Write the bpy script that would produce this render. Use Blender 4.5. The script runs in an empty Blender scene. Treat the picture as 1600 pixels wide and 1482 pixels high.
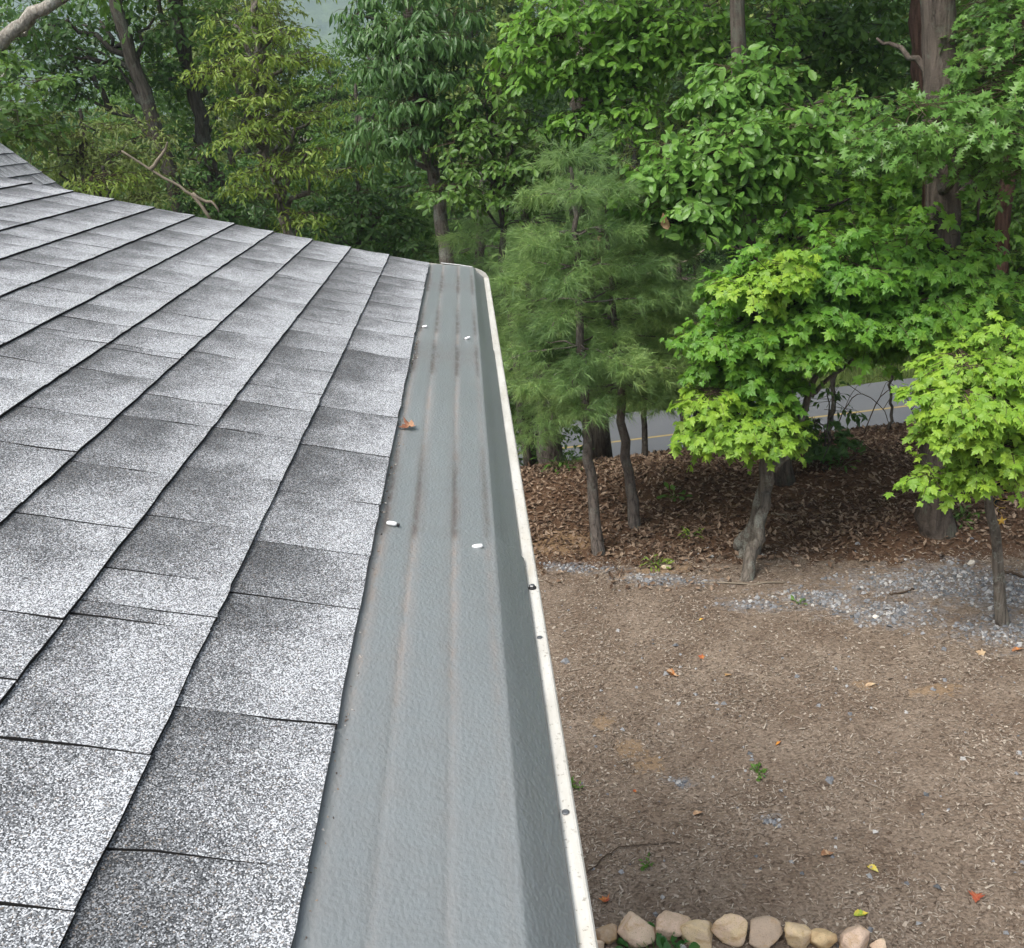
import bpy, math, random
import numpy as np
from mathutils import Matrix, Vector

# ------------------------------------------------------------------ camera, sky, sun, exposure
sc = bpy.context.scene
COL = sc.collection
EAVE = 3.75                                     # height of the eave above the yard
CAM = np.array([0.195, 0.0, EAVE + 0.522])
RIGHT = np.array([0.99257, -0.04973, -0.11109])
DOWN = np.array([-0.12155, -0.35804, -0.92576])
FWD = np.array([0.00626, 0.93238, -0.36142])
FPX, PW, PH = 1500.0, 1600.0, 1482.0

cam_d = bpy.data.cameras.new('camera')
cam_d.sensor_width = 36.0
cam_d.lens = FPX / PW * 36.0
cam_d.clip_start = 0.05
cam_d.clip_end = 8000
cam = bpy.data.objects.new('camera', cam_d)
COL.objects.link(cam)
cam.matrix_world = Matrix((
    (RIGHT[0], -DOWN[0], -FWD[0], CAM[0]),
    (RIGHT[1], -DOWN[1], -FWD[1], CAM[1]),
    (RIGHT[2], -DOWN[2], -FWD[2], CAM[2]),
    (0, 0, 0, 1)))
sc.camera = cam

SUN_EL, SUN_AZ = math.radians(58), math.radians(228)     # azimuth: direction the light comes from, clockwise from +Y
world = bpy.data.worlds.new('World')
sc.world = world
world.use_nodes = True
wn = world.node_tree
sky = wn.nodes.new('ShaderNodeTexSky')
sky.sky_type = 'NISHITA'
sky.sun_disc = False
sky.sun_elevation = SUN_EL
sky.sun_rotation = SUN_AZ
sky.air_density = 1.0
sky.dust_density = 4.0
sky.ozone_density = 1.0
bg = wn.nodes['Background']
bg.inputs['Strength'].default_value = 0.115
cloud = wn.nodes.new('ShaderNodeHueSaturation')          # thin overcast: the same sky with most of its blue greyed out
cloud.inputs['Saturation'].default_value = 0.5
wn.links.new(sky.outputs['Color'], cloud.inputs['Color'])
wn.links.new(cloud.outputs['Color'], bg.inputs['Color'])

sun_d = bpy.data.lights.new('sun', 'SUN')
sun_d.energy = 1.5
sun_d.angle = math.radians(30)
sun_d.color = (1.0, 0.97, 0.92)
sun = bpy.data.objects.new('sun', sun_d)
COL.objects.link(sun)
sd = Vector((math.sin(SUN_AZ) * math.cos(SUN_EL), math.cos(SUN_AZ) * math.cos(SUN_EL), math.sin(SUN_EL)))
sun.rotation_euler = sd.to_track_quat('Z', 'Y').to_euler()
sun.location = (0, -20, 40)

sc.view_settings.view_transform = 'Standard'
sc.view_settings.look = 'None'
sc.view_settings.gamma = 1.0
sc.view_settings.use_curve_mapping = False
sc.view_settings.exposure = 1.68
try:
    sc.cycles.max_bounces = 7
    sc.cycles.diffuse_bounces = 3
    sc.cycles.glossy_bounces = 2
    sc.cycles.transmission_bounces = 4
    sc.cycles.volume_bounces = 0
    sc.cycles.transparent_max_bounces = 8
    sc.cycles.use_denoising = True
    sc.cycles.sample_clamp_indirect = 6.0
except Exception:
    pass

RNG = np.random.default_rng(7)
random.seed(7)

# ------------------------------------------------------------------ helpers
def ray(x, y):
    d = RIGHT * (x - PW / 2) + DOWN * (y - PH / 2) + FWD * FPX
    return d / np.linalg.norm(d)

def at(x, y, Y):
    """world point seen at photo position (x, y) that stands Y metres ahead of the camera"""
    d = ray(x, y)
    return CAM + d * (Y / d[1])

def gnd(x, y, z=0.0):
    d = ray(x, y)
    return CAM + d * ((z - CAM[2]) / d[2])

def project(P):
    q = np.asarray(P) - CAM
    zc = q @ FWD
    return PW / 2 + FPX * (q @ RIGHT) / zc, PH / 2 + FPX * (q @ DOWN) / zc, zc

def smooth(a, b, x):
    t = np.clip((np.asarray(x, float) - a) / (b - a), 0, 1)
    return t * t * (3 - 2 * t)

def wob(x, y, s, seed=0):
    r = np.random.default_rng(100 + seed)
    v = 0
    for k in range(6):
        a = r.uniform(0, 6.28); f = s * r.uniform(.5, 1.8); ph = r.uniform(0, 6.28)
        v = v + np.sin((x * math.cos(a) + y * math.sin(a)) * f + ph)
    return v / 6

def terrain(x, y):
    x = np.asarray(x, float); y = np.asarray(y, float)
    z = -4.0 * smooth(10.2, 19.2, y)
    und = wob(x, y, .7, 1) * .10 + wob(x, y, 2.2, 2) * .03
    yard = smooth(7.5, 10.5, y)
    z = z + und * (0.12 + .88 * yard) * (1 - smooth(17.5, 19, y) * (1 - smooth(26, 30, y)))
    z = z + smooth(8.8, 10.4, y) * .06 - smooth(45, 140, y) * 2.0 + smooth(200, 900, y) * 25
    return z

def link(o, parent=None):
    COL.objects.link(o)
    if parent is not None:
        o.parent = parent
    return o

def tag(o, label=None, cat=None, group=None, kind=None):
    if label: o['label'] = label
    if cat: o['category'] = cat
    if group: o['group'] = group
    if kind: o['kind'] = kind
    return o

def empty(name, loc=(0, 0, 0)):
    o = bpy.data.objects.new(name, None)
    o.empty_display_size = .1
    o.location = tuple(float(v) for v in loc)
    return link(o)

class MB:
    """collects vertices and faces (numpy) for ONE mesh"""
    def __init__(self):
        self.v = []; self.f = []; self.m = []; self.n = 0
    def add(self, V, F, mat=0):
        V = np.asarray(V, float).reshape(-1, 3)
        F = np.asarray(F, int)
        self.v.append(V); self.f.append(F + self.n); self.m.append(mat)
        self.n += len(V)
    def tube(self, path, rad, sides=7, cap=True, mat=0):
        path = np.asarray(path, float); rad = np.broadcast_to(np.asarray(rad, float), (len(path),))
        t = np.gradient(path, axis=0)
        t /= np.linalg.norm(t, axis=1)[:, None] + 1e-9
        ref = np.array([0.31, 0.17, 1.0]) if abs(t[0][2]) < .8 else np.array([1.0, .2, .1])
        a = np.cross(t, ref); a /= np.linalg.norm(a, axis=1)[:, None] + 1e-9
        b = np.cross(t, a)
        th = np.arange(sides) * 2 * math.pi / sides
        V = (path[:, None] + rad[:, None, None] * (a[:, None] * np.cos(th)[None, :, None] + b[:, None] * np.sin(th)[None, :, None])).reshape(-1, 3)
        F = []
        for i in range(len(path) - 1):
            for j in range(sides):
                k = (j + 1) % sides
                F.append((i * sides + j, i * sides + k, (i + 1) * sides + k, (i + 1) * sides + j))
        self.add(V, F, mat)
        if cap:
            n = len(path) - 1
            self.f.append(np.array([[n * sides + (j % sides) for j in range(sides)]]) + self.n - len(V)); self.m.append(mat)
            self.f.append(np.array([[(sides - 1 - j) for j in range(sides)]]) + self.n - len(V)); self.m.append(mat)
    def box(self, lo, hi, mat=0):
        x0, y0, z0 = lo; x1, y1, z1 = hi
        V = [(x0, y0, z0), (x1, y0, z0), (x1, y1, z0), (x0, y1, z0), (x0, y0, z1), (x1, y0, z1), (x1, y1, z1), (x0, y1, z1)]
        self.add(V, [(0, 3, 2, 1), (4, 5, 6, 7), (0, 1, 5, 4), (1, 2, 6, 5), (2, 3, 7, 6), (3, 0, 4, 7)], mat)
    def mesh(self, name, smooth_shade=False):
        me = bpy.data.meshes.new(name)
        V = np.concatenate(self.v)
        starts, totals, loops, mats = [], [], [], []
        for F, m in zip(self.f, self.m):
            k = F.shape[1]
            loops.append(F.ravel()); totals.append(np.full(len(F), k)); mats.append(np.full(len(F), m))
        loops = np.concatenate(loops); totals = np.concatenate(totals); mats = np.concatenate(mats)
        starts = np.concatenate([[0], np.cumsum(totals)[:-1]])
        me.vertices.add(len(V)); me.vertices.foreach_set('co', V.astype(np.float32).ravel())
        me.loops.add(len(loops)); me.loops.foreach_set('vertex_index', loops.astype(np.int32))
        me.polygons.add(len(totals))
        me.polygons.foreach_set('loop_start', starts.astype(np.int32))
        me.polygons.foreach_set('loop_total', totals.astype(np.int32))
        me.polygons.foreach_set('material_index', mats.astype(np.int32))
        me.polygons.foreach_set('use_smooth', np.full(len(totals), smooth_shade))
        me.update(calc_edges=True)
        me.validate()
        return me
    def build(self, name, mats, parent=None, smooth_shade=False, origin=None):
        if origin is not None:
            o3 = np.asarray(origin, float)
            self.v = [v - o3 for v in self.v]
        me = self.mesh(name, smooth_shade)
        for m in (mats if isinstance(mats, (list, tuple)) else [mats]):
            me.materials.append(m)
        o = bpy.data.objects.new(name, me)
        if origin is not None:
            o.location = tuple(origin)
        return link(o, parent)

# ------------------------------------------------------------------ materials
class NT:
    def __init__(self, name):
        self.mat = bpy.data.materials.new(name)
        self.mat.use_nodes = True
        self.t = self.mat.node_tree
        self.t.nodes.clear()
        self.out = self.t.nodes.new('ShaderNodeOutputMaterial')
    def n(self, typ, **kw):
        nd = self.t.nodes.new('ShaderNode' + typ)
        for k, v in kw.items():
            if k.startswith('i_'):
                key = k[2:]
                key = int(key) if key.isdigit() else key.replace('_', ' ')
                if hasattr(v, 'links') or isinstance(v, bpy.types.NodeSocket):
                    self.t.links.new(v, nd.inputs[key])
                else:
                    nd.inputs[key].default_value = v
            else:
                setattr(nd, k, v)
        return nd
    def l(self, a, b):
        self.t.links.new(a, b)
    def math(self, op, a, b=0.0, clamp=False):
        nd = self.t.nodes.new('ShaderNodeMath'); nd.operation = op; nd.use_clamp = clamp
        for i, v in enumerate((a, b)):
            if isinstance(v, bpy.types.NodeSocket): self.l(v, nd.inputs[i])
            else: nd.inputs[i].default_value = v
        return nd.outputs[0]
    def mix(self, fac, a, b, blend='MIX'):
        nd = self.t.nodes.new('ShaderNodeMix'); nd.data_type = 'RGBA'; nd.blend_type = blend
        for i, v in ((0, fac), (6, a), (7, b)):
            if isinstance(v, bpy.types.NodeSocket): self.l(v, nd.inputs[i])
            else: nd.inputs[i].default_value = v if i == 0 else (*v, 1.0)[:4]
        return nd.outputs[2]
    def ramp(self, fac, stops, interp='LINEAR'):
        nd = self.t.nodes.new('ShaderNodeValToRGB')
        cr = nd.color_ramp; cr.interpolation = interp
        while len(cr.elements) < len(stops): cr.elements.new(.5)
        for e, (p, c) in zip(cr.elements, stops):
            e.position = p; e.color = (*c, 1.0)[:4] if not isinstance(c, float) else (c, c, c, 1)
        self.l(fac, nd.inputs[0])
        return nd.outputs[0]
    def noise(self, vec, scale, detail=3.0, rough=.55, out='Fac'):
        nd = self.n('TexNoise'); nd.inputs['Scale'].default_value = scale
        nd.inputs['Detail'].default_value = detail; nd.inputs['Roughness'].default_value = rough
        if vec is not None: self.l(vec, nd.inputs['Vector'])
        return nd.outputs[out]
    def vor(self, vec, scale, feature='F1', out='Color', rnd=1.0):
        nd = self.n('TexVoronoi'); nd.feature = feature
        nd.inputs['Scale'].default_value = scale; nd.inputs['Randomness'].default_value = rnd
        if vec is not None: self.l(vec, nd.inputs['Vector'])
        return nd.outputs[out]
    def obj(self):
        return self.n('TexCoord').outputs['Object']
    def pos(self):
        return self.n('NewGeometry').outputs['Position']
    def scaled(self, vec, s, loc=(0, 0, 0)):
        nd = self.n('Mapping'); nd.inputs['Scale'].default_value = s; nd.inputs['Location'].default_value = loc
        self.l(vec, nd.inputs['Vector'])
        return nd.outputs[0]
    def bump(self, h, strength=.5, dist=.01, normal=None):
        nd = self.n('Bump'); nd.inputs['Strength'].default_value = strength; nd.inputs['Distance'].default_value = dist
        self.l(h, nd.inputs['Height'])
        if normal is not None: self.l(normal, nd.inputs['Normal'])
        return nd.outputs[0]
    def princ(self, col, rough=.7, spec=.3, normal=None, metal=0.0):
        nd = self.n('BsdfPrincipled')
        if isinstance(col, bpy.types.NodeSocket): self.l(col, nd.inputs['Base Color'])
        else: nd.inputs['Base Color'].default_value = (*col, 1)
        if isinstance(rough, bpy.types.NodeSocket): self.l(rough, nd.inputs['Roughness'])
        else: nd.inputs['Roughness'].default_value = rough
        nd.inputs['Specular IOR Level'].default_value = spec
        nd.inputs['Metallic'].default_value = metal
        if normal is not None: self.l(normal, nd.inputs['Normal'])
        return nd.outputs[0]
    def done(self, shader):
        self.l(shader, self.out.inputs['Surface'])
        return self.mat

def leaf_mat(name, cols, transl=.35, tcol=None, rough=.45, clump=.9, clump_amt=.35, spec=.35, hue2=None):
    t = NT(name)
    isl = t.n('NewGeometry').outputs['Random Per Island']
    orr = t.n('ObjectInfo').outputs['Random']
    r = t.math('FRACT', t.math('ADD', isl, orr))
    nz = t.noise(t.pos(), clump, 2.0)
    f = t.math('ADD', t.math('MULTIPLY', r, 1 - clump_amt), t.math('MULTIPLY', t.math('SUBTRACT', nz, .25), clump_amt * 2), clamp=True)
    n = len(cols)
    col = t.ramp(f, [(i / (n - 1) if n > 1 else 0, c) for i, c in enumerate(cols)])
    sh = t.princ(col, rough, spec)
    tr = t.n('BsdfTranslucent')
    tc = t.mix(.5, col, tcol or tuple(min(1, c * 1.8) for c in cols[-1]))
    t.l(tc, tr.inputs['Color'])
    mx = t.n('MixShader'); mx.inputs[0].default_value = transl
    t.l(sh, mx.inputs[1]); t.l(tr.outputs[0], mx.inputs[2])
    return t.done(mx.outputs[0])

def bark_mat(name, dark, light, lichen=None, sc_=1.0, streak=7.0):
    t = NT(name)
    v = t.scaled(t.obj(), (18 * sc_, 18 * sc_, 18 * sc_ / streak))
    a = t.noise(v, 1.6, 6.0, .65)
    b = t.vor(v, 1.1, 'DISTANCE_TO_EDGE', 'Distance')
    fine = t.noise(t.obj(), 70.0 * sc_, 4.0, .7)
    h = t.math('ADD', t.math('ADD', t.math('MULTIPLY', a, .75), t.math('MULTIPLY', fine, .3)), t.math('MULTIPLY', t.math('MINIMUM', b, .22), .7))
    col = t.ramp(h, [(.36, dark), (.66, light), (.9, tuple(min(1, c * 1.35) for c in light))])
    if lichen:
        l1 = t.noise(t.obj(), 5.0 * sc_, 5.0, .7)
        m = t.ramp(l1, [(.52, 0.0), (.60, 1.0)])
        col = t.mix(t.math('MULTIPLY', m, t.ramp(fine, [(.4, .25), (.6, .9)])), col, lichen)
    return t.done(t.princ(col, .9, .15, t.bump(h, 1.0, .035)))

M = {}
M['leaf_maple'] = leaf_mat('maple_leaf', [(.065, .165, .024), (.10, .24, .03), (.15, .31, .034), (.24, .39, .04)], .38, (.38, .62, .06), clump=1.0, clump_amt=.5)
M['leaf_maple_lime'] = leaf_mat('lime_maple_leaf', [(.12, .25, .03), (.18, .33, .036), (.25, .41, .042), (.34, .48, .05)], .38, (.40, .6, .06), clump=1.3, clump_amt=.4)
M['leaf_chestnut_oak'] = leaf_mat('chestnut_oak_leaf', [(.075, .175, .03), (.12, .25, .042), (.18, .33, .06)], .34, (.32, .54, .08), rough=.38)
M['leaf_lime_oak'] = leaf_mat('lime_oak_leaf', [(.085, .20, .028), (.145, .30, .04), (.22, .39, .05)], .38, (.30, .5, .06), rough=.4)
M['leaf_pin_oak'] = leaf_mat('pin_oak_leaf', [(.065, .15, .03), (.105, .22, .042), (.165, .30, .065)], .34, (.28, .48, .08), rough=.36)
M['leaf_hickory'] = leaf_mat('hickory_leaf', [(.045, .10, .03), (.07, .15, .04), (.125, .22, .065)], .28, (.2, .36, .07), rough=.34)
M['leaf_yellow'] = leaf_mat('yellow_green_leaf', [(.085, .155, .02), (.14, .225, .026), (.22, .305, .04), (.36, .42, .11)], .36, (.36, .45, .06))
M['leaf_dark'] = leaf_mat('dark_forest_leaf', [(.035, .085, .02), (.062, .135, .028), (.10, .19, .036)], .32, (.2, .36, .06), rough=.4)
M['leaf_mid'] = leaf_mat('mid_forest_leaf', [(.05, .115, .022), (.09, .18, .03), (.14, .245, .04)], .34, (.26, .43, .06))
M['leaf_olive'] = leaf_mat('olive_forest_leaf', [(.085, .125, .03), (.14, .19, .042), (.22, .27, .06)], .34, (.28, .36, .07))
M['leaf_shrub'] = leaf_mat('shrub_leaf', [(.05, .12, .02), (.08, .17, .025), (.12, .22, .03)], .3, (.2, .36, .05))
M['needle'] = leaf_mat('pine_needle', [(.10, .18, .075), (.16, .26, .095), (.24, .35, .11), (.36, .45, .13)], .42, (.42, .62, .2), clump=1.2, clump_amt=.55, rough=.5)
M['wood_mass'] = leaf_mat('far_wood_leaf', [(.05, .095, .025), (.085, .14, .033), (.14, .19, .045)], .3, (.2, .3, .06), clump=.12, clump_amt=.5)
M['bark_grey'] = bark_mat('grey_bark', (.055, .045, .036), (.19, .165, .135), (.32, .33, .28))
M['bark_oak'] = bark_mat('oak_bark', (.03, .024, .019), (.115, .093, .075), (.12, .125, .095), .8, 9)
M['bark_dark'] = bark_mat('dark_bark', (.028, .024, .02), (.10, .088, .072), (.14, .15, .12), 1.0, 8)
M['bark_red'] = bark_mat('reddish_bark', (.035, .021, .016), (.12, .07, .05), None, 1.0, 8)
M['bark_pale'] = bark_mat('pale_bark', (.16, .135, .11), (.36, .33, .28), (.45, .45, .40), 1.0, 4)
M['bark_pine'] = bark_mat('pine_bark', (.04, .033, .028), (.16, .135, .115), (.2, .2, .17), 1.0, 3)
M['twig'] = NT('twig'); M['twig'] = M['twig'].done(M['twig'].princ((.07, .05, .035), .9, .1))
M['twig_pale'] = NT('pale_twig'); M['twig_pale'] = M['twig_pale'].done(M['twig_pale'].princ((.24, .2, .15), .9, .1))

def shingle_mat(name, far=False):
    t = NT(name)
    o = t.obj()
    rnd = t.n('ObjectInfo').outputs['Random']
    off = t.n('CombineXYZ'); t.l(t.math('MULTIPLY', rnd, 37.0), off.inputs[0]); t.l(t.math('MULTIPLY', rnd, 91.0), off.inputs[1])
    vec = t.n('VectorMath'); vec.operation = 'ADD'; t.l(o, vec.inputs[0]); t.l(off.outputs[0], vec.inputs[1])
    v = vec.outputs[0]
    sep = t.n('SeparateXYZ'); t.l(o, sep.inputs[0])
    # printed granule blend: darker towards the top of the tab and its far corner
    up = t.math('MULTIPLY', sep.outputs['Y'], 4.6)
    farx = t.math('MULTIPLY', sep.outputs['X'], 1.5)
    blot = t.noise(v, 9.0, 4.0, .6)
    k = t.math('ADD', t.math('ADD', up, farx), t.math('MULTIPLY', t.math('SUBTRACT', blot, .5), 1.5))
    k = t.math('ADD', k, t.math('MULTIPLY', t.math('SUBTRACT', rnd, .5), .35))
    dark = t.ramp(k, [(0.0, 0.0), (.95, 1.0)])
    g1 = t.vor(v, 880.0)
    gs = t.n('SeparateColor'); t.l(g1, gs.inputs[0])
    g = gs.outputs[0]
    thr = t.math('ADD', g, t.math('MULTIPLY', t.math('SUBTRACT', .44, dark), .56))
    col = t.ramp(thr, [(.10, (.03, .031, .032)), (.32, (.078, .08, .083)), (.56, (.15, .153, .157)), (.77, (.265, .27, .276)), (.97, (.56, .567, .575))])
    tan = t.ramp(gs.outputs[1], [(.93, 0.0), (.96, .35)])
    col = t.mix(tan, col, (.36, .27, .19))
    d = t.vor(v, 880.0, 'F1', 'Distance')
    hgt = t.math('ADD', t.math('MULTIPLY', t.math('SUBTRACT', 1.0, d), .6), t.math('MULTIPLY', gs.outputs[2], .4))
    # the cut sides are bare asphalt
    return t.done(t.princ(col, .85, .25, t.bump(hgt, .45, .0012)))
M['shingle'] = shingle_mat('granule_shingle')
def plain(name, col, rough=.6, spec=.3, metal=0.0, nscale=None, namt=.15, bump=None):
    t = NT(name)
    c = col; nrm = None
    if nscale:
        nz = t.noise(t.obj(), nscale, 4.0, .6)
        c = t.mix(nz, tuple(x * (1 - namt) for x in col), tuple(min(1, x * (1 + namt)) for x in col))
        if bump: nrm = t.bump(nz, bump[0], bump[1])
    return t.done(t.princ(c, rough, spec, nrm, metal))
M['asphalt_edge'] = plain('bare_asphalt_felt', (.026, .025, .024), .95, .1)
M['siding'] = plain('siding_paint', (.62, .60, .55), .6, .3, 0, 6.0, .06)
M['fascia'] = plain('white_trim_paint', (.72, .71, .67), .5, .35, 0, 12.0, .06)
M['screw_white'] = plain('white_enamel', (.72, .72, .70), .35, .5)
M['screw_grey'] = plain('zinc_screw', (.18, .18, .18), .4, .5, .8)
M['screw_gasket'] = plain('rubber_washer', (.02, .02, .02), .7, .3)

def guard_mat():
    t = NT('grey_green_coated_metal')
    p = t.obj()
    leather = t.noise(t.scaled(p, (1, .75, 1)), 330.0, 2.0, .5)
    worm = t.vor(t.scaled(p, (1, .6, 1)), 260.0, 'SMOOTH_F1', 'Distance')
    h = t.math('ADD', t.math('MULTIPLY', leather, .6), t.math('MULTIPLY', worm, .5))
    big = t.noise(p, 5.0, 3.0)
    col = t.mix(big, (.152, .166, .167), (.178, .191, .190))
    # dust washed into the grooves and up against the shingle edge (attribute follows the groove lines)
    att = t.n('Attribute'); att.attribute_name = 'dust'; att.attribute_type = 'GEOMETRY'
    sp = t.noise(t.scaled(p, (1, .35, 1)), 70.0, 5.0, .75)
    run = t.noise(t.scaled(p, (0, 1, 0)), 2.3, 3.0, .6)
    run2 = t.noise(t.scaled(p, (3, 1, 0)), 4.0, 3.0, .6)
    amt = t.math('MULTIPLY', att.outputs['Fac'], t.ramp(run, [(.30, .35), (.55, 1.0)]))
    m = t.math('MULTIPLY', amt, t.ramp(sp, [(.36, 0.15), (.58, 1.0)]), clamp=True)
    so = t.n('Attribute'); so.attribute_name = 'soot'; so.attribute_type = 'GEOMETRY'
    dustc = t.mix(t.ramp(run2, [(.40, 0.0), (.62, .6)]), (.23, .195, .168), (.165, .125, .095))
    col = t.mix(t.math('MULTIPLY', m, .95), col, dustc)
    ms = t.math('MULTIPLY', so.outputs['Fac'], t.ramp(sp, [(.30, 0.25), (.52, 1.0)]), clamp=True)
    col = t.mix(t.math('MULTIPLY', ms, .85), col, (.045, .041, .037))
    film = t.math('MULTIPLY', t.math('SUBTRACT', t.noise(p, 30.0, 6.0, .7), .42), .9, clamp=True)
    col = t.mix(film, col, (.15, .14, .13))
    rough = t.math('ADD', .36, t.math('MULTIPLY', m, .45))
    return t.done(t.princ(col, rough, .45, t.bump(h, .5, .0022)))
M['guard'] = guard_mat()

def gutter_mat():
    t = NT('weathered_white_gutter')
    p = t.obj()
    a = t.noise(t.scaled(p, (1, .25, 1)), 30.0, 5.0, .7)
    b = t.noise(p, 160.0, 4.0, .7)
    col = t.ramp(a, [(.35, (.44, .415, .36)), (.6, (.54, .52, .47))])
    col = t.mix(t.ramp(b, [(.58, 0.0), (.68, .8)]), col, (.16, .13, .09))
    col = t.mix(t.ramp(t.noise(t.scaled(p, (1, .3, 1)), 14.0, 5.0, .7), [(.58, 0.0), (.75, .45)]), col, (.42, .34, .22))
    return t.done(t.princ(col, .45, .4, t.bump(a, .1, .002)))
M['gutter'] = gutter_mat()

def ground_mat():
    t = NT('yard_and_forest_floor')
    p = t.pos()
    def attr(n):
        a = t.n('Attribute'); a.attribute_name = n; a.attribute_type = 'GEOMETRY'
        return a.outputs['Fac']
    def edge(name, scale, amt):
        nz = t.noise(p, scale, 5.0, .65)
        e = t.math('ADD', attr(name), t.math('MULTIPLY', t.math('SUBTRACT', nz, .5), amt))
        return t.ramp(e, [(.42, 0.0), (.58, 1.0)])
    n1 = t.noise(p, 2.0, 5.0, .6); n2 = t.noise(p, 45.0, 5.0, .7); n3 = t.noise(p, 9.0, 4.0, .6)
    chipc = t.vor(t.scaled(p, (1, 1.6, 1)), 55.0)
    cs = t.n('SeparateColor'); t.l(chipc, cs.inputs[0])
    mulch = t.mix(t.ramp(n1, [(.35, 0.0), (.62, 1.0)]), (.18, .130, .094), (.285, .222, .168))
    mulch = t.mix(t.ramp(cs.outputs[0], [(.0, .55), (.5, 0.0)]), mulch, (.06, .042, .03))
    mulch = t.mix(t.ramp(cs.outputs[1], [(.78, 0.0), (.95, .7)]), mulch, (.27, .215, .165))
    mulch = t.mix(t.ramp(n2, [(.3, .6), (.55, 0.0)]), mulch, (.05, .036, .026))
    litter = t.mix(n3, (.065, .037, .023), (.13, .077, .047))
    litter = t.mix(t.ramp(cs.outputs[2], [(.7, 0.0), (.95, .6)]), litter, (.18, .105, .06))
    gv = t.vor(p, 42.0); gsep = t.n('SeparateColor'); t.l(gv, gsep.inputs[0])
    grav = t.ramp(gsep.outputs[0], [(0.0, (.09, .095, .10)), (.6, (.2, .205, .215)), (1.0, (.36, .36, .36))])
    sand = t.mix(n2, (.22, .14, .075), (.36, .245, .14))
    grass = t.mix(n3, (.07, .10, .03), (.12, .16, .045))
    col = t.mix(edge('litter', 5.0, 1.7), mulch, litter)
    col = t.mix(t.math('MULTIPLY', edge('sand', 14.0, 2.2), .55), col, sand)
    col = t.mix(t.math('MULTIPLY', edge('gravel', 9.0, 2.6), .45), col, grav)
    col = t.mix(edge('grass', 4.0, .6), col, grass)
    h = t.math('ADD', t.math('MULTIPLY', n2, .5), t.math('MULTIPLY', cs.outputs[0], .5))
    return t.done(t.princ(col, .95, .1, t.bump(h, .9, .025)))
M['ground'] = ground_mat()
def multi_mat(name, cols, rough=.9, transl=0.0, spec=.15):
    t = NT(name)
    r = t.math('FRACT', t.math('ADD', t.n('NewGeometry').outputs['Random Per Island'], t.n('ObjectInfo').outputs['Random']))
    col = t.ramp(r, [(i / (len(cols) - 1), c) for i, c in enumerate(cols)])
    nz = t.noise(t.pos(), 60.0, 3.0)
    col = t.mix(t.ramp(nz, [(.35, .35), (.6, 0.0)]), col, tuple(c * .5 for c in cols[0]))
    return t.done(t.princ(col, rough, spec))
M['chips'] = multi_mat('wood_chips', [(.088, .061, .043), (.17, .125, .091), (.228, .174, .131), (.28, .221, .17), (.34, .28, .222), (.45, .39, .315)])
M['litter'] = multi_mat('dead_leaves', [(.06, .038, .026), (.12, .076, .05), (.185, .122, .08), (.25, .175, .12), (.36, .27, .195)], .75)
M['gravel'] = multi_mat('crushed_stone', [(.10, .105, .11), (.17, .175, .185), (.235, .24, .25), (.31, .31, .31), (.48, .46, .43)], .85)

def leaf_one(name, col, col2):
    t = NT(name)
    nz = t.noise(t.obj(), 30.0, 3.0)
    return t.done(t.princ(t.mix(t.ramp(nz, [(.4, 0.0), (.62, 1.0)]), col, col2), .65, .25))

# ------------------------------------------------------------------ ground, road, mountain
def axis(parts):
    out = []
    for a, b, n in parts:
        out += list(np.linspace(a, b, n, endpoint=False))
    out.append(parts[-1][1])
    return np.array(out)
gx = axis([(-1500, -300, 8), (-300, -60, 14), (-60, -12, 30), (-12, -1, 30), (-1, 7, 110), (7, 14, 30), (14, 60, 36), (60, 300, 14), (300, 1500, 8)])
gy = axis([(-1400, -100, 8), (-100, -5, 20), (-5, 3, 20), (3, 12.5, 130), (12.5, 30, 60), (30, 80, 40), (80, 400, 24), (400, 1500, 14)])
GX, GY = np.meshgrid(gx, gy)
GZ = terrain(GX, GY)
near = smooth(-1.5, -.5, GX) * (1 - smooth(7, 9, GX)) * smooth(2.5, 3, GY) * (1 - smooth(11.5, 13, GY))
GZ = GZ + near * (wob(GX, GY, 9, 5) * .008 + wob(GX, GY, 25, 6) * .004)
V = np.stack([GX, GY, GZ], -1).reshape(-1, 3)
ny, nx = GX.shape
I = np.arange(nx * ny).reshape(ny, nx)
F = np.stack([I[:-1, :-1], I[:-1, 1:], I[1:, 1:], I[1:, :-1]], -1).reshape(-1, 4)
mb = MB(); mb.add(V, F)
ground = mb.build('ground', M['ground'], None, True)
tag(ground, kind='structure', label='brown mulched yard running into the leaf-covered forest floor', cat='ground')
LITTER_EDGE = lambda x: 8.25 - .12 * (x - 1) - .35 * smooth(2.2, 4.0, x)
def blob(cx, cy, rx, ry, rot=0.0):
    c, s = math.cos(rot), math.sin(rot)
    def f(x, y):
        u = ((x - cx) * c + (y - cy) * s) / rx; w = (-(x - cx) * s + (y - cy) * c) / ry
        return np.clip(1.05 - .5 * np.sqrt(u * u + w * w) * 1.05, 0, 1)
    return f
_gr = [gnd(1440, 915), gnd(1590, 925), gnd(1290, 935), gnd(1180, 945), gnd(1600, 985), gnd(1500, 905), gnd(1030, 905), gnd(900, 888), gnd(1380, 955), gnd(1205, 1285), gnd(1062, 1222)]
_gs = [(.65, .26), (.62, .38), (.42, .18), (.3, .10), (.5, .26), (.55, .32), (.45, .10), (.4, .08), (.45, .22), (.09, .05), (.08, .05)]
GRAVEL = [blob(p[0], p[1], s[0], s[1], -.35) for p, s in zip(_gr, _gs)]
_sd = [(gnd(1460, 1077), .15, .08), (gnd(985, 1168), .10, .09), (gnd(1015, 1190), .09, .09), (gnd(1350, 1070), .08, .06), (gnd(870, 850), .35, .25), (gnd(1040, 890), .3, .08), (gnd(940, 1130), .08, .08)]
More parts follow.
